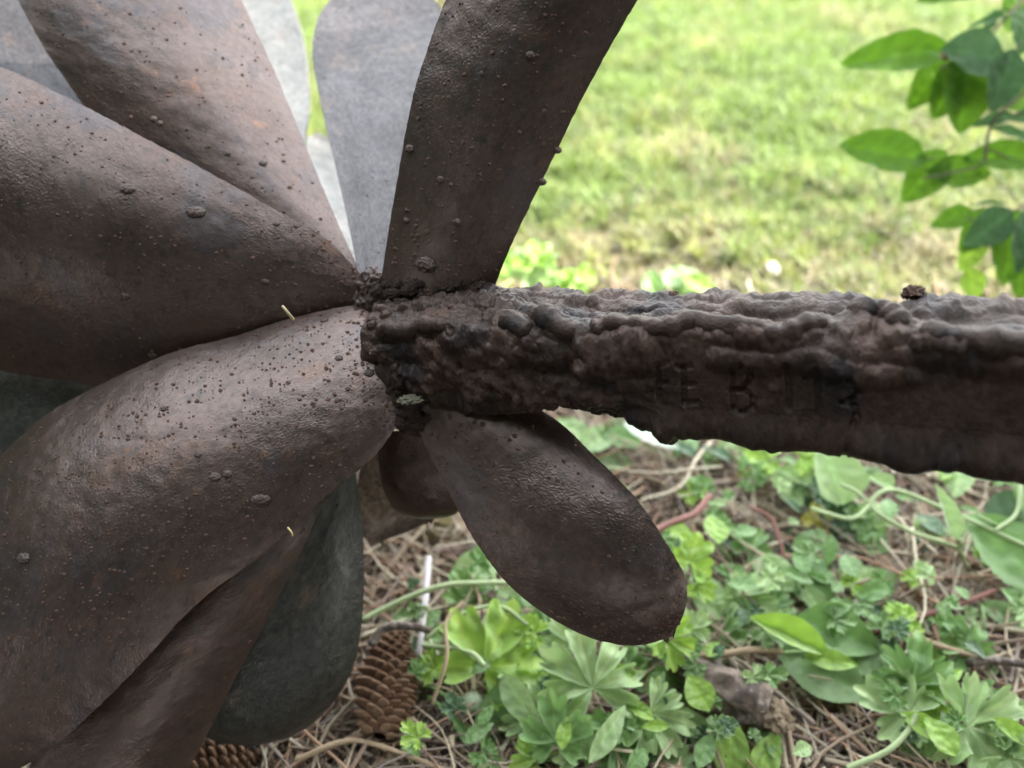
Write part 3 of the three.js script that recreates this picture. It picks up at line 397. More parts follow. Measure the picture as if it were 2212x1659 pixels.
plant('geranium_plant', 'overlapping pale geranium leaves filling the bottom centre behind the deeply cut one', 'plant', [1320, 1560], [
  ['lobed', 1170, 1545, 170, 200, 0.45, 0, 'pale', 0.035, { lobes: 7, cut: 0.5 }], ['lobed', 1330, 1580, 170, -90, 0.5, 0.1, 'mid', 0.04, { lobes: 5, cut: 0.55 }], ['lobed', 1460, 1480, 150, 40, 0.45, 0, 'mid', 0.03, { lobes: 5, cut: 0.45 }], ['lobed', 1180, 1440, 130, 150, 0.4, 0, 'blue', 0.03, { cut: 0.5 }], ['lobed', 1420, 1410, 110, 80, 0.4, 0, 'blue', 0.03, { cut: 0.4 }], ['oval', 1480, 1560, 140, -20, 0.5, 0, 'pale', 0.035, { width: 0.4 }]]);
plant('geranium_plant', 'mixed green leaves between the petal tip and the broken branch', 'plant', [1600, 1300], [
  ['lobed', 1600, 1290, 140, -30, 0.45, 0, 'pale', 0.035, { lobes: 5, cut: 0.4 }], ['lobed', 1560, 1370, 130, -80, 0.45, 0, 'mid', 0.03, { cut: 0.4 }], ['lobed', 1650, 1310, 110, 30, 0.4, 0.1, 'mid', 0.03, { cut: 0.3 }], ['oval', 1530, 1290, 120, 110, 0.5, 0, 'pale', 0.035, { width: 0.6 }], ['lobed', 1620, 1190, 100, 60, 0.4, 0, 'mid', 0.03, { cut: 0.3 }], ['oval', 1580, 1160, 90, 10, 0.4, 0, 'dark', 0.03, { width: 0.6 }]]);
plant('geranium_plant', 'drooping grey green leaf beside the pale bud', 'plant', [1110, 1500], [
  ['oval', 1097, 1560, 190, -80, 0.75, 0.1, 'blue', 0.03, { width: 0.75, curl: 0.25 }], ['oval', 1120, 1510, 150, -50, 0.6, -0.3, 'pale', 0.045, { width: 0.4 }], ['lobed', 1030, 1600, 120, -110, 0.5, 0, 'mid', 0.02, {}]]);
plant('geranium_plant', 'upright toothed geranium leaves at the bottom edge under the pale leaf', 'plant', [1230, 1690], [
  ['lobed', 1200, 1600, 170, 95, 0.75, -0.1, 'mid', 0.045, { cut: 0.6, lobes: 5 }], ['lobed', 1260, 1640, 150, 60, 0.5, 0.2, 'pale', 0.035, { cut: 0.6 }], ['lobed', 1160, 1640, 110, 130, 0.4, 0, 'lime', 0.035, {}], ['oval', 1310, 1590, 150, 50, 0.5, 0.2, 'pale', 0.05, { width: 0.3 }], ['lobed', 1420, 1650, 140, 10, 0.4, 0, 'blue', 0.03, { cut: 0.5 }]]);
plant('geranium_plant', 'yellow green finger-lobed leaf just under the petal tip', 'plant', [1440, 1440], [['lobed', 1440, 1380, 130, -20, 0.7, 0.2, 'lime', 0.06, { lobes: 5, cut: 0.6, cup: 0.2 }], ['lobed', 1490, 1360, 90, 40, 0.6, 0, 'pale', 0.05, { cut: 0.5 }]]);
plant('ground_plant', 'bright green rounded leaves right of the petal tip', 'plant', [1500, 1330], [['lobed', 1490, 1215, 115, 70, 0.7, 0, 'lime', 0.06, { lobes: 3, cut: 0.15 }], ['lobed', 1505, 1265, 80, -40, 0.6, 0.2, 'lime', 0.05, { lobes: 3, cut: 0.2 }], ['lobed', 1575, 1250, 80, 10, 0.4, 0, 'mid', 0.03, { lobes: 3, cut: 0.2 }], ['lobed', 1545, 1320, 150, -30, 0.35, 0.1, 'pale', 0.03, { lobes: 5, cut: 0.3 }], ['oval', 1590, 1340, 120, -60, 0.4, 0, 'blue', 0.02, { width: 0.7 }]]);
plant('ground_plant', 'cluster of pale bent leaves in the middle of the litter', 'plant', [1720, 1330], [['oval', 1672, 1235, 120, 130, 0.5, -0.3, 'pale', 0.035, { width: 0.6, curl: 0.3 }], ['oval', 1690, 1255, 150, -55, 0.5, 0.2, 'pale', 0.03, { width: 0.5, curl: 0.3 }], ['oval', 1755, 1190, 120, 60, 0.4, 0, 'mid', 0.03, { width: 0.7 }], ['oval', 1745, 1265, 130, -40, 0.5, 0, 'mid', 0.03, { width: 0.6 }], ['oval', 1760, 1300, 110, -60, 0.5, 0, 'pale', 0.03, { width: 0.4 }], ['lobed', 1690, 1180, 90, 80, 0.3, 0, 'dark', 0.02, {}]]);
plant('ground_plant', 'large folded dark green leaves with bright folded edge in the lower right', 'plant', [1830, 1470], [['oval', 1700, 1368, 190, -25, 0.6, 0.1, 'lime', 0.055, { width: 0.32, fold: 0.5 }], ['oval', 1800, 1365, 190, -20, 0.45, -0.1, 'mid', 0.04, { width: 0.55, fold: 0.4, curl: 0.2 }], ['oval', 1870, 1410, 170, 20, 0.4, 0.1, 'blue', 0.03, { width: 0.6 }], ['oval', 1770, 1450, 210, -30, 0.4, 0, 'blue', 0.03, { width: 0.6, fold: 0.3 }], ['oval', 1790, 1425, 120, -10, 0.6, 0, 'lime', 0.045, { width: 0.35 }]]);
plant('fallen_leaf', 'whitish round leaf lying on the litter', 'leaf', [1822, 1240], [['lobed', 1822, 1226, 68, 80, 0.6, 0, 'white', 0.02, { lobes: 3, cut: 0.06, teeth: 0, stalk: false }]]);
plant('fallen_leaf', 'pale olive triangular leaf right of the whitish one', 'leaf', [1890, 1300], [['oval', 1888, 1275, 115, -80, 0.6, 0.1, 'pale', 0.025, { width: 0.95, belly: 0.3, stalk: false }]]);
plant('fallen_leaf', 'small yellow leaf lying beside the broken branch', 'leaf', [1596, 1580], [['lobed', 1600, 1580, 80, -10, 0.7, 0, 'yellow', 0.02, { lobes: 3, cut: 0.25, stalk: false }]]);
plant('fallen_leaf', 'yellow leaf under the green vine', 'leaf', [1760, 1133], [['lobed', 1760, 1130, 75, 60, 0.6, 0, 'yellow', 0.03, { lobes: 3, cut: 0.15, stalk: false }]]);
plant('geranium_plant', 'upright three-fingered geranium leaf in the lower right litter', 'plant', [1965, 1540], [['lobed', 1972, 1480, 210, 75, 0.6, 0, 'mid', 0.045, { lobes: 5, cut: 0.6, spread: 120 }], ['oval', 2035, 1470, 110, 25, 0.5, 0, 'lime', 0.045, { width: 0.3 }]]);
plant('geranium_plant', 'large jagged geranium leaves filling the bottom right corner', 'plant', [2020, 1640], [['lobed', 2090, 1570, 260, -20, 0.45, 0.1, 'pale', 0.045, { lobes: 7, cut: 0.5 }], ['lobed', 1960, 1540, 190, 150, 0.45, 0, 'pale', 0.04, { lobes: 5, cut: 0.5 }], ['lobed', 2180, 1640, 220, -40, 0.45, 0, 'pale', 0.045, { lobes: 5, cut: 0.5 }], ['oval', 2000, 1570, 130, -30, 0.6, 0, 'lime', 0.05, { width: 0.35 }], ['lobed', 1985, 1580, 100, -80, 0.6, 0, 'mid', 0.035, {}], ['oval', 2190, 1580, 110, -35, 0.6, 0, 'lime', 0.055, { width: 0.35 }]]);
plant('geranium_plant', 'grey green geranium leaf standing right of the brown twig', 'plant', [2100, 1450], [['lobed', 2085, 1400, 130, 110, 0.6, 0, 'mid', 0.035, { lobes: 5, cut: 0.4 }], ['oval', 2170, 1330, 120, -30, 0.5, 0, 'blue', 0.03, { width: 0.45 }]]);
plant('ground_plant', 'bright leaves at the bottom edge below the broken branch', 'plant', [1600, 1680], [['oval', 1578, 1625, 130, 80, 0.7, 0, 'lime', 0.035, { width: 0.6 }], ['oval', 1650, 1640, 120, 50, 0.7, 0.1, 'lime', 0.035, { width: 0.55 }], ['lobed', 1480, 1620, 130, 160, 0.4, 0, 'blue', 0.02, {}]]);
plant('ground_plant', 'large dark toothed leaf at the right edge', 'plant', [2230, 1260], [['oval', 2185, 1200, 260, -55, 0.5, -0.1, 'mid', 0.05, { width: 0.5, teeth: 9 }], ['oval', 2200, 1130, 200, 20, 0.4, 0, 'dark', 0.04, { width: 0.7 }], ['oval', 2230, 1050, 160, 70, 0.6, 0, 'mid', 0.06, { width: 0.6 }]]);
plant('ground_plant', 'lime green leaves under the middle of the stem', 'plant', [1730, 1060], [['lobed', 1660, 992, 90, 160, 0.4, 0, 'lime', 0.05, { lobes: 3 }], ['lobed', 1730, 985, 110, 20, 0.4, 0, 'lime', 0.06, { lobes: 5 }], ['lobed', 1790, 1000, 80, 0, 0.4, 0, 'lime', 0.06, {}], ['oval', 1735, 1030, 130, -20, 0.5, 0, 'pale', 0.045, { width: 0.35 }], ['oval', 1720, 1065, 110, -60, 0.5, 0, 'dark', 0.03, { width: 0.7 }], ['oval', 1815, 1120, 150, -60, 0.5, 0, 'dark', 0.03, { width: 0.6 }], ['oval', 1690, 1040, 70, 90, 0.4, 0, 'pale', 0.04, { width: 0.7 }]]);
plant('ground_plant', 'pale leaves showing under the left half of the stem', 'plant', [1280, 970], [['oval', 1240, 930, 90, 130, 0.4, 0, 'pale', 0.03, { width: 0.6 }], ['oval', 1290, 950, 100, 40, 0.4, 0, 'pale', 0.03, { width: 0.6 }], ['oval', 1340, 945, 90, -20, 0.4, 0, 'mid', 0.03, { width: 0.6 }], ['oval', 1260, 985, 80, -70, 0.4, 0, 'mid', 0.02, { width: 0.6 }], ['oval', 1400, 935, 130, -30, 0.4, 0, 'white', 0.05, { width: 0.4 }], ['oval', 1330, 1000, 90, 170, 0.3, 0, 'mid', 0.02, { width: 0.5 }], ['oval', 1480, 960, 90, 60, 0.3, 0, 'mid', 0.03, { width: 0.6 }]]);
plant('ground_plant', 'bright leaf cluster above the stem beside the upright petal', 'plant', [1170, 660], [['lobed', 1130, 600, 160, 60, 0.4, 0, 'pale', 0.06, { lobes: 5, cut: 0.3 }], ['lobed', 1160, 570, 100, 100, 0.5, 0, 'lime', 0.07, { lobes: 3 }], ['lobed', 1240, 610, 100, 30, 0.5, 0, 'lime', 0.06, { lobes: 3 }], ['lobed', 1100, 580, 90, 130, 0.5, 0, 'lime', 0.07, { lobes: 3 }], ['lobed', 1200, 630, 110, 10, 0.5, 0, 'lime', 0.05, { lobes: 5 }]]);
plant('ground_plant', 'grey green leaf cluster above the middle of the stem', 'plant', [1450, 660], [['oval', 1410, 615, 70, 90, 0.7, 0, 'twig', 0.04, { width: 0.7 }], ['oval', 1460, 600, 110, 30, 0.4, 0, 'blue', 0.04, { width: 0.5 }], ['oval', 1510, 615, 90, -30, 0.5, 0, 'lime', 0.04, { width: 0.5 }], ['oval', 1480, 630, 90, -70, 0.5, 0, 'blue', 0.03, { width: 0.6 }]]);
plant('ground_plant', 'pale leaf between the tan petal and the lower right petal', 'plant', [1060, 1260], [['oval', 1030, 1225, 130, 20, 0.4, 0, 'pale', 0.03, { width: 0.55 }], ['oval', 1120, 1300, 120, -30, 0.4, 0, 'pale', 0.03, { width: 0.6 }], ['oval', 1090, 1360, 110, 70, 0.4, 0, 'blue', 0.03, { width: 0.35 }]]);
plant('ground_plant', 'narrow green leaf trailing below the pine cone', 'plant', [895, 1520], [['oval', 1020, 1600, 150, -50, 0.5, 0, 'mid', 0.03, { width: 0.2 }], ['oval', 980, 1545, 110, -70, 0.5, 0, 'mid', 0.03, { width: 0.22 }]]);
{ // loose low leaves that fill the bed: each one countable plant leaf, small, in a few plants
  const r = rng(404), cols = ['mid', 'pale', 'blue', 'dark', 'mid', 'lime'];
  const labels = ['low leaves scattered over the litter near the pine cone', 'low leaves scattered under the vine', 'low leaves scattered around the broken branch', 'low leaves scattered at the right edge of the litter', 'low leaves scattered in the middle of the litter'];
  [[1040, 1400, 200, 230, 40], [2000, 1180, 200, 160, 36], [1540, 1480, 210, 170, 46], [2060, 1420, 170, 200, 40], [1560, 1120, 280, 150, 56]].forEach(([cx, cy, sx, sy, n], k) => {
    const list = []; for (let i = 0; i < n; i++) list.push([r() < 0.5 ? 'oval' : 'lobed', cx + (r() * 2 - 1) * sx, cy + (r() * 2 - 1) * sy, 30 + 60 * r(), r() * 360, 0.1 + 0.35 * r(), (r() - 0.5) * 0.6, cols[Math.floor(r() * cols.length)], 0.024 + 0.03 * r(), { width: 0.4 + 0.4 * r(), curl: 0.3 * r(), cut: 0.2 + 0.4 * r(), stalk: false }]);
    plant('ground_cover_plant', labels[k], 'plant', [cx, cy], list);
  });
}
// vine
{
  const P = (px, py, h) => groundAt(px, py, h), base = P(2140, 1270, 0), t = thing('vine', 'pale green bending vine with a forked stem over the right litter', 'vine', base), g = (l, r, tp = 1) => tube(l.map(([x, y, h]) => P(x, y, h).sub(base)), r, 8, 0, tp, 0.1);
  part('stem', g([[2120, 1262, 0.01], [2085, 1220, 0.03], [2068, 1185, 0.045], [1960, 1145, 0.06], [1880, 1090, 0.07], [1905, 1062, 0.075], [1940, 1060, 0.075], [2030, 1095, 0.07], [2120, 1135, 0.06], [2230, 1185, 0.055]], 0.0014), paleStalk, t);
  part('side_stem', g([[1880, 1090, 0.07], [1840, 1120, 0.068], [1790, 1110, 0.066], [1755, 1098, 0.06]], 0.0012), paleStalk, t);
  part('side_stem', g([[1880, 1090, 0.07], [1850, 1062, 0.075], [1815, 1045, 0.075]], 0.0012), paleStalk, t);
  part('side_stem', g([[2068, 1185, 0.045], [2075, 1170, 0.055], [2050, 1150, 0.06]], 0.0014), paleStalk, t);
  part('side_stem', g([[2150, 1145, 0.06], [2195, 1110, 0.065], [2205, 1050, 0.075], [2210, 980, 0.08]], 0.0012), paleStalk, t);
  for (const [px, py, sz, deg, col, w, lean] of [[1800, 1020, 160, 105, 'pale', 0.7, 0.8], [2045, 1110, 125, 100, 'pale', 0.32, 0.8], [1905, 1040, 60, 150, 'pale', 0.6, 0.5]]) { const p = P(px, py, 0.075), size = sz / FPX * depthOf(p), l = ovalLeaf({ size, width: w, belly: 0.25, fold: 0.4, color: GREEN[col], seed: leafSeed++ }); l.translate(0, -size * 0.45, 0); part('leaf', poseLeaf(l, p, deg, lean, 0, base), leafMat, t); }
}
// hanging twig with backlit leaves
{
  const D = 0.60, base = at(2240, 60, D), t = thing('leafy_twig', 'hanging leafy twig with backlit green leaves at the top right', 'branch', base), bark = phys({ color: new THREE.Color(0.10, 0.075, 0.05), roughness: 0.8, bumpMap: rep(grainBump, 30), bumpScale: 0.0004 });
  const g = (l, r, tp = 0.6) => tube(l.map(([x, y, d = D]) => at(x, y, d).sub(base)), r, 7, 0, tp, 0.1);
  part('twig_stem', g([[2330, -420], [2280, -180], [2222, -20], [2170, 40], [2120, 95], [2060, 130], [2035, 148]], 0.0018), bark, t);
  part('twig_stem', g([[2260, 140, D - 0.01], [2212, 200], [2150, 255], [2130, 310], [2125, 352], [2060, 372], [1995, 385]], 0.0014), bark, t);
  part('twig_stem', g([[2280, 380], [2180, 342], [2130, 320]], 0.0012), bark, t);
  part('twig_stem', g([[2290, 560], [2225, 470], [2150, 500], [2090, 470]], 0.0012), bark, t);
  part('berry_bud', lumpGeo(at(2042, 122, D).sub(base), 0.003, 5, 1.4, 1, 1, 4, 0.2), phys({ color: new THREE.Color(0.25, 0.06, 0.05), roughness: 0.5 }), t);
  for (const [px, py, sz, deg, w, lean, roll, dd, col] of [[1945, 117, 222, 188, 0.36, 0.75, 0.1, 0, 'twig'], [2005, 178, 120, 235, 0.55, 0.85, 0, 0.015, 'twig'], [2060, 180, 150, 240, 0.6, 0.85, 0.1, 0.008, 'twig'], [2090, 190, 170, 262, 0.62, 0.85, -0.1, 0, 'twig'], [2110, 118, 130, 170, 0.85, 0.6, 0.2, -0.012, 'dark'], [2170, 170, 130, 250, 0.6, 0.85, 0.2, -0.02, 'dark'], [2190, 195, 150, 175, 0.6, 0.8, 0, 0.01, 'twig'], [2150, 38, 110, 200, 0.16, 0.6, 0, 0, 'dark'], [2195, 20, 90, 250, 0.7, 0.7, 0, 0, 'twig'], [2215, 60, 100, 260, 0.7, 0.7, 0.1, -0.01, 'dark'], [2080, -12, 170, 185, 0.25, 0.6, 0, 0, 'twig'],
    [1915, 328, 175, 170, 0.5, 0.75, 0.1, 0, 'twig'], [2000, 378, 130, 230, 0.6, 0.8, 0, 0.006, 'twig'], [2070, 372, 130, 0, 0.5, 0.8, 0, 0.004, 'twig'], [2170, 338, 150, 180, 0.42, 0.75, 0, 0, 'twig'], [2150, 258, 90, 195, 0.3, 0.6, 0, 0, 'dark'], [2190, 290, 100, -20, 0.25, 0.5, 0, 0, 'dark'], [2215, 252, 60, 190, 0.5, 0.6, 0, 0, 'dark'], [2140, 45, 60, 60, 0.4, 0.7, 0, 0.01, 'dark'],
    [2060, 470, 90, 200, 0.5, 0.8, 0.2, 0, 'twig'], [2115, 495, 110, 230, 0.6, 0.8, 0, 0.01, 'twig'], [2140, 490, 120, 215, 0.6, 0.8, 0.1, -0.008, 'dark'], [2185, 530, 150, 262, 0.62, 0.85, 0, 0, 'twig'], [2210, 515, 130, 265, 0.45, 0.85, 0.2, -0.01, 'dark'], [2100, 540, 90, 240, 0.55, 0.8, 0, 0.012, 'lime'], [2140, 440, 80, 5, 0.12, 0.4, 0, 0, 'dark'], [2100, 612, 70, 285, 0.75, 0.9, 0, 0.02, 'lime'], [2205, 600, 80, 270, 0.7, 0.85, 0, 0.01, 'twig']]) {
    const p = at(px, py, D + dd), size = sz / FPX * (D + dd) * 1.12, l = ovalLeaf({ size, width: w, fold: 0.12, curl: 0.06, tipPow: 0.9, color: GREEN[col], seed: leafSeed++ }); l.translate(0, -size * 0.48, 0); part('leaf', poseLeaf(l, p, deg, lean + 0.16, roll * 0.5, base), twigLeafMat, t);
    { const bx = p.clone().addScaledVector(CR, -Math.cos(deg * R) * size * 0.44).addScaledVector(CU, -Math.sin(deg * R) * size * 0.44).sub(base), ex = bx.clone().addScaledVector(CR, 0.004 - Math.cos(deg * R) * 0.006).addScaledVector(CU, 0.003 - Math.sin(deg * R) * 0.004); part('leaf_stalk', tube([bx, bx.clone().lerp(ex, 0.5).addScaledVector(CU, -0.0008), ex], 0.0006, 5, 5), bark, t); }
  }
}

// ---------------------------------------------------------------- litter: cones, sticks, bits
const coneMat = phys({ color: new THREE.Color(0.20, 0.10, 0.05), roughness: 0.75, bumpMap: rep(grainBump, 60), bumpScale: 0.0005 }), coneTip = phys({ color: new THREE.Color(0.27, 0.155, 0.085), roughness: 0.7, bumpMap: rep(grainBump, 60), bumpScale: 0.0005 }), coneCore = phys({ color: new THREE.Color(0.07, 0.035, 0.02), roughness: 1 });
const scaleGeo = (() => { const s = new THREE.Shape(); s.moveTo(-0.35, 0); s.quadraticCurveTo(-0.75, 0.55, 0, 1.05); s.quadraticCurveTo(0.75, 0.55, 0.35, 0); s.closePath(); const g = new THREE.ExtrudeGeometry(s, { depth: 0.16, bevelEnabled: true, bevelSize: 0.06, bevelThickness: 0.07, bevelSegments: 1, curveSegments: 4 }); const a = g.attributes.position; for (let i = 0; i < a.count; i++) { const x = a.getX(i), y = a.getY(i); a.setZ(i, a.getZ(i) - 0.35 * x * x + 0.25 * y * y); } g.computeVertexNormals(); return g; })();
function cone(label, p, axis, len, rad) {
  const t = thing('pine_cone', label, 'pine cone', p, null); t.quaternion.setFromUnitVectors(V(0, 1, 0), axis.clone().normalize());
  const prof = (u) => rad * Math.pow(Math.sin(Math.PI * clamp(0.10 + 0.86 * u, 0, 1)), 0.65); const pts = []; for (let i = 0; i <= 14; i++) pts.push(new THREE.Vector2(prof(i / 14) * 0.72, (i / 14 - 0.5) * len)); part('core', new THREE.LatheGeometry(pts, 14), coneCore, t);
  const n = 170, r = rng(len * 1e5); for (let k = 0; k < n; k++) {
    const u = (k + 0.5) / n, a = k * 2.39996, rr = prof(u) * 0.72, s = rad * 0.46 * (0.75 + 0.4 * Math.sin(Math.PI * u)), m = new THREE.Mesh(scaleGeo, r() < 0.5 ? coneMat : coneTip); m.name = 'scale'; m.castShadow = m.receiveShadow = true;
    const out = V(Math.cos(a), 0, Math.sin(a)), Y = out.clone().multiplyScalar(0.85 + 0.3 * r()).add(V((r() - 0.5) * 0.25, 0.55, (r() - 0.5) * 0.25)).normalize(), X = V(0, 1, 0).cross(out).normalize(), Z = X.clone().cross(Y).normalize(); m.quaternion.setFromRotationMatrix(new THREE.Matrix4().makeBasis(X, Y, Z)); m.position.set(out.x * rr, (u - 0.5) * len * 0.95 - s * 0.3, out.z * rr); m.scale.setScalar(s); t.add(m);
  }
  return t;
}
const dirOn = (x0, y0, x1, y1, h) => groundAt(x1, y1, h).sub(groundAt(x0, y0, h));
cone('long brown pine cone lying beside the hanging dark petal', groundAt(836, 1475, 0.040), dirOn(822, 1560, 852, 1390, 0.02), 0.060, 0.0128);
cone('orange brown pine cone at the bottom edge under the dark petal', groundAt(470, 1640, 0.03), dirOn(420, 1690, 500, 1620, 0.02), 0.05, 0.0125);
const tanMat = phys({ color: new THREE.Color(0.42, 0.34, 0.16), roughness: 0.9, bumpMap: rep(grainBump, 40), bumpScale: 0.001 });
tag(part('dry_seed_head', mergeGeometries([[942, 1130, 0.010, 1], [925, 1118, 0.007, 2], [958, 1140, 0.007, 3], [938, 1150, 0.006, 4]].map(([x, y, r, s]) => lumpGeo(groundAt(x, y, 0.02), r, s, 1, 1, 1, 6, 0.7))), tanMat), 'crumbly yellow tan seed head at the tip of the brown petal', 'seed head');
const stickMats = { white: phys({ color: new THREE.Color(0.55, 0.5, 0.5), roughness: 0.8, bumpMap: rep(grainBump, 30), bumpScale: 0.0006 }), bark: phys({ map: rep(barkMap, 12), roughness: 0.9, bumpMap: rep(barkMap, 12), bumpScale: 0.002 }), pink: redStalk, red: phys({ color: new THREE.Color(0.16, 0.06, 0.045), roughness: 0.7 }), tan: phys({ color: new THREE.Color(0.33, 0.24, 0.15), roughness: 0.85, bumpMap: rep(grainBump, 30), bumpScale: 0.0006 }), green: paleStalk, dark: phys({ map: rep(barkMap, 20), roughness: 0.9 }) };
function stick(name, label, cat, mat, r, pts, tp = 0.8, wob = 0.2) { const l = pts.map(([x, y, h]) => groundAt(x, y, h + 0.014)), o = l[0]; const m = part(name, tube(l.map((p) => p.clone().sub(o)), r, 9, pts.length * 8, tp, wob, r * 1e4), stickMats[mat]); m.position.copy(o); return tag(m, label, cat); }
stick('stick', 'whitish bare stick lying between the pine cone and the bright leaf', 'stick', 'white', 0.0021, [[926, 1205, 0.03], [918, 1300, 0.032], [910, 1370, 0.03], [903, 1418, 0.025]]);
{
  const l = [[1455, 1420, 0.042], [1520, 1462, 0.044], [1590, 1505, 0.044], [1652, 1535, 0.042]].map(([x, y, h]) => groundAt(x, y, h)), o = l[0], t = thing('broken_branch', 'dark broken piece of branch with a ragged pale end', 'branch', o);
  part('bark', tube(l.map((p) => p.clone().sub(o)), (u) => lerp(0.0075, 0.0105, u), 20, 60, 1, 0.35, 3), stickMats.bark, t);
  part('broken_end', mergeGeometries([0, 1, 2, 3].map((k) => lumpGeo(l[3].clone().sub(o).add(V(0.002 * k - 0.002, 0.003 * (k % 2), 0.003 * k - 0.004)), 0.0065, k + 1, 1, 0.7, 1.2, 5, 0.7))), stickMats.tan, t);
}
stick('twig', 'pinkish twig poking out from behind the petal', 'twig', 'pink', 0.0023, [[1400, 1158, 0.03], [1445, 1132, 0.035], [1500, 1110, 0.04], [1534, 1070, 0.045]], 0.8);
stick('twig', 'thin reddish twig bending down in the middle of the litter', 'twig', 'red', 0.0013, [[1620, 1095, 0.03], [1665, 1120, 0.03], [1685, 1170, 0.028], [1696, 1225, 0.022]], 0.8);
stick('twig', 'grey brown twig lying above the broken branch', 'twig', 'tan', 0.0024, [[1505, 1418, 0.025], [1570, 1412, 0.026], [1620, 1405, 0.026], [1690, 1409, 0.024]], 0.7);
stick('twig', 'long red brown twig pointing up to the right', 'twig', 'red', 0.0020, [[1885, 1365, 0.02], [1980, 1335, 0.022], [2060, 1310, 0.024], [2150, 1275, 0.026]], 0.6);
stick('twig', 'tan twig slanting down right of the folded leaf', 'twig', 'tan', 0.0019, [[1915, 1355, 0.025], [2000, 1385, 0.024], [2105, 1420, 0.02]], 0.9);
stick('twig', 'dark twig lying at the right edge', 'twig', 'dark', 0.0022, [[2090, 1432, 0.02], [2160, 1428, 0.02], [2240, 1440, 0.02]], 0.9);
stick('twig', 'bent brown twig at the bottom edge right of the cones', 'twig', 'tan', 0.0014, [[640, 1640, 0.02], [760, 1600, 0.025], [900, 1640, 0.022], [1000, 1680, 0.02]], 0.8);
stick('twig', 'dark twig arching over the pine cone', 'twig', 'dark', 0.0022, [[800, 1395, 0.045], [830, 1358, 0.05], [880, 1352, 0.05], [930, 1362, 0.04]], 0.9);
stick('plant_stalk', 'yellow green stalk slanting behind the white stick', 'stalk', 'green', 0.0017, [[785, 1338, 0.035], [870, 1296, 0.04], [960, 1265, 0.045], [1095, 1258, 0.04]], 0.9, 0.08);
stick('plant_stalk', 'second yellow green stalk below the slanting one', 'stalk', 'green', 0.0012, [[920, 1380, 0.04], [990, 1330, 0.045], [1080, 1310, 0.045], [1140, 1350, 0.04]], 0.9, 0.08);
stick('plant_stalk', 'curved pale stalk of the bright lobed leaf', 'stalk', 'green', 0.0015, [[915, 1395, 0.03], [990, 1405, 0.04], [1025, 1415, 0.045], [1046, 1438, 0.045]], 0.9, 0.08);
stick('grass_straw', 'tan dry stem bending down across the white stick', 'stem', 'tan', 0.0010, [[1000, 1300, 0.05], [965, 1340, 0.05], [965, 1420, 0.05], [935, 1520, 0.035]], 0.9, 0.1);
stick('plant_stalk', 'green stalk trailing at the bottom right below the jagged leaves', 'stalk', 'green', 0.0015, [[1830, 1660, 0.02], [1920, 1620, 0.03], [1960, 1580, 0.035], [1980, 1540, 0.04]], 0.9, 0.08);
tag(part('seed_pod', lumpGeo(groundAt(1021, 1524, 0.03), 0.0065, 4, 1, 1.1, 1, 10, 0.10), phys({ color: new THREE.Color(0.42, 0.5, 0.33), roughness: 0.5, clearcoat: 0.3, transmission: 0.2, thickness: 0 })), 'pale green round seed pod under the bright lobed leaf', 'seed pod');
{ // cut stub on the lawn edge
  const p = groundAt(1640, 600, 0.0), t = thing('cut_stub', 'short brown stub with a white cut end standing at the lawn edge', 'stub', p), ax = V(0.35, 0.75, 0.55).normalize();
  part('bark', tube([V(0, -0.005, 0), ax.clone().multiplyScalar(0.012), ax.clone().multiplyScalar(0.024)], 0.0075, 16, 10, 1.15, 0.08), phys({ color: new THREE.Color(0.25, 0.15, 0.09), roughness: 0.8 }), t);
  const e = lumpGeo(V(0, 0, 0), 0.0078, 2, 1, 0.28, 1, 8, 0.12); const m = part('cut_end', e, phys({ color: new THREE.Color(0.5, 0.49, 0.47), roughness: 0.7 }), t); m.quaternion.setFromUnitVectors(V(0, 1, 0), ax); m.position.copy(ax).multiplyScalar(0.0245);
}
{ const p = groundAt(957, 40, 0), m = part('wooden_stake', tube([V(0, -0.03, 0), V(0.002, 0.25, 0), V(0, 0.5, 0)], 0.008, 8, 10, 1, 0.1), phys({ map: rep(barkMap, 6), roughness: 0.9, color: new THREE.Color(2, 1.6, 1.4) })); m.position.copy(p); tag(m, 'thin brown wooden stake on the far lawn behind the pale petal', 'stake'); }
// little things stuck to the flower
function flake(name, label, cat, px, py, d, r, col, sx, sy, sz, seed) { return tag(part(name, lumpGeo(at(px, py, d), r, seed, sx, sy, sz, 4, 0.6), phys({ color: new THREE.Color(...col), roughness: 0.9 })), label, cat); }
flake('lichen_flake', 'pale yellow flake on the stem beside the long weld bead', 'flake', 886, 690, .3215, 0.0021, [0.42, 0.37, 0.22], 1.6, 0.6, 1, 3);
flake('lichen_flake', 'grey green flake below the stem at the petal weld', 'flake', 886, 863, .311, 0.0026, [0.085, 0.08, 0.05], 1.8, 0.5, 1, 4);
flake('lichen_flake', 'cream chip stuck on the side of the stem above the letters', 'flake', 1772, 765, .2555, 0.0016, [0.5, 0.42, 0.22], 1, 0.9, 1, 5);
{ const o = at(633, 690, .324), m = part('straw_bit', tube([V(0, 0, 0), at(622, 676, .318).sub(o), at(610, 661, .316).sub(o)], 0.0008, 6, 8, 0.7), phys({ color: new THREE.Color(0.6, 0.5, 0.28), roughness: 0.7 })); m.position.copy(o); tag(m, 'pale straw sliver caught on the upper edge of the front petal', 'straw'); }
{ const o = at(622, 1140, .298), m = part('straw_bit', tube([V(0, 0, 0), at(630, 1150, .296).sub(o), at(632, 1158, .2965).sub(o)], 0.00045, 6, 8, 0.6), phys({ color: new THREE.Color(0.4, 0.3, 0.12), roughness: 0.7 })); m.position.copy(o); tag(m, 'tiny tan needle stuck on the lower edge of the front petal', 'needle'); }

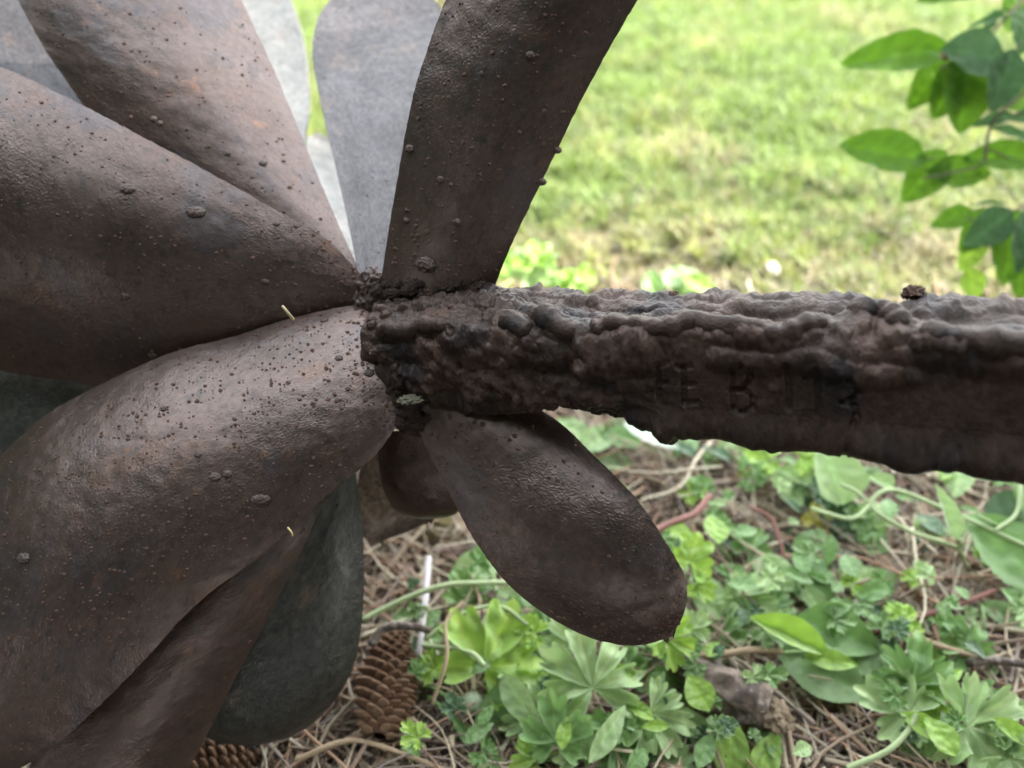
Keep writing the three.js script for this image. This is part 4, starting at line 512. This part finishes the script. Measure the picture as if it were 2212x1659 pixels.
// ---------------------------------------------------------------- dry litter and lawn
function strawGeo(seed, rad) { const r = rng(seed), b = (r() - 0.5) * 0.5, c = (r() - 0.5) * 0.35; return tube([V(-0.5, 0, 0), V(-0.2, c * 0.3, b * 0.5), V(0.15, c, b), V(0.5, c * 0.2, b * 0.3 + (r() - 0.5) * 0.3)], rad, 4, 9, 0.5); }
const litterMat = phys({ color: 0xffffff, roughness: 0.85 });
const TONES = [[0.40, 0.32, 0.22], [0.52, 0.45, 0.33], [0.26, 0.19, 0.13], [0.15, 0.10, 0.07], [0.33, 0.20, 0.13], [0.22, 0.165, 0.14]];
const inView = (r, y0, y1) => groundAt(-200 + r() * 2700, lerp(y0, y1, r()), 0);
{
  const r = rng(31), m = new THREE.Matrix4(), q = new THREE.Quaternion(), c = new THREE.Color();
  for (let v = 0; v < 4; v++) {
    const N = 4600, im = new THREE.InstancedMesh(strawGeo(60 + v, 0.008 + 0.0028 * v), litterMat, N);
    for (let i = 0; i < N; i++) {
      let p = inView(r, 640, 1900); if (bed(p.x, p.z) < r() * 0.9) { p = inView(r, 900, 1900); }
      const L = 0.025 + 0.085 * Math.pow(r(), 1.6); q.setFromEuler(new THREE.Euler((r() - 0.5) * 2.6, r() * 6.28, (r() - 0.5) * 0.55, 'YXZ'));
      const hh = Math.pow(r(), 1.3); p.y = gh(p.x, p.z) + 0.001 + 0.026 * hh; im.setMatrixAt(i, m.compose(p, q, V(L, L, L)));
      const t = TONES[Math.floor(Math.pow(r(), 1.1) * TONES.length)], k = 0.6 + 0.7 * r(); im.setColorAt(i, c.setRGB(t[0] * k, t[1] * k, t[2] * k));
    }
    im.name = numbered('dry_grass'); im.castShadow = im.receiveShadow = true; tag(im, 'tangle of dry grass stems and needles covering the shaded bed', 'dry grass', null, 'stuff'); scene.add(im);
  }
  const fl = leafCard(1, 0.7), N = 2600, im = new THREE.InstancedMesh(fl, litterMat, N);
  for (let i = 0; i < N; i++) { const p = inView(r, 640, 1900), L = 0.006 + 0.016 * r() * r(); q.setFromEuler(new THREE.Euler((r() - 0.5) * 1.2, r() * 6.28, (r() - 0.5) * 1.2)); p.y = gh(p.x, p.z) + 0.003 + 0.012 * r(); im.setMatrixAt(i, m.compose(p, q, V(L, L, L))); const t = TONES[Math.floor(r() * TONES.length)], k = 0.7 + 0.7 * r(); im.setColorAt(i, c.setRGB(t[0] * k, t[1] * k, t[2] * k)); }
  im.name = 'leaf_litter'; im.castShadow = im.receiveShadow = true; tag(im, 'crumbled brown leaf flakes between the dry stems', 'leaf litter', null, 'stuff'); scene.add(im);
}
{
  const r = rng(57), m = new THREE.Matrix4(), q = new THREE.Quaternion(), c = new THREE.Color(), grassMat = phys({ color: 0xffffff, roughness: 0.95, transmission: 0.35, thickness: 0, clearcoat: 0.25, clearcoatRoughness: 0.5 });
  const tuft = (seed) => { const r = rng(seed), pos = [], idx = []; for (let b = 0; b < 11; b++) { const a = r() * 6.28, L = 0.5 + 0.6 * r(), ln = 0.25 + 0.75 * r(), ox = (r() - 0.5) * 0.5, oz = (r() - 0.5) * 0.5, w = 0.045 + 0.03 * r(), k = pos.length / 3; for (let s = 0; s <= 3; s++) { const t = s / 3, rad = ln * L * t * (0.5 + 0.5 * t), y = L * t * (1 - 0.45 * ln * t), hw = w * (1 - t * 0.85); const x = ox + Math.cos(a) * rad, z = oz + Math.sin(a) * rad; pos.push(x - Math.sin(a) * hw, y, z + Math.cos(a) * hw, x + Math.sin(a) * hw, y, z - Math.cos(a) * hw); } for (let s = 0; s < 3; s++) { const q = k + s * 2; idx.push(q, q + 1, q + 2, q + 1, q + 3, q + 2); } } return bufGeo(pos, idx); };
  for (let v = 0; v < 3; v++) {
    const N = 13000, im = new THREE.InstancedMesh(tuft(80 + v), grassMat, N); let i = 0;
    while (i < N) {
      const z = -0.45 - 3.6 * Math.pow(r(), 1.5), x = (r() * 2 - 1) * (0.35 + Math.abs(z) * 0.78), b = bed(x, z); if (r() < b * 1.02) continue;
      const dry = fbm(x * 1.6 + 3, 1, z * 1.6, 4) + 0.45 * sstep(-1.15, -0.82, z) - 0.3 + (r() - 0.5) * 1.0; if (r() < 0.55 * sstep(-1.0, -0.78, z + 0.1 * n3(x * 4, 2, z * 4))) continue;
      const s = (0.026 + 0.02 * r()) * lerp(0.75, 1.15, sstep(-0.7, -1.6, z)); q.setFromEuler(new THREE.Euler((r() - 0.5) * 0.5, r() * 6.28, (r() - 0.5) * 0.5)); im.setMatrixAt(i, m.compose(V(x, gh(x, z) - 0.002, z), q, V(s * 1.2, s, s * 1.2)));
      const g = dry > 0.30 ? [0.31, 0.27, 0.14] : dry > -0.05 ? [0.26, 0.285, 0.068] : [0.175, 0.25, 0.042], k = 0.55 + 0.9 * r(); im.setColorAt(i, c.setRGB(g[0] * k, g[1] * k, g[2] * k)); i++;
    }
    im.name = numbered('lawn_grass'); im.castShadow = im.receiveShadow = true; tag(im, 'sunlit lawn of short green and straw coloured grass', 'lawn grass', null, 'stuff'); scene.add(im);
  }
}
renderer.render(scene, camera);
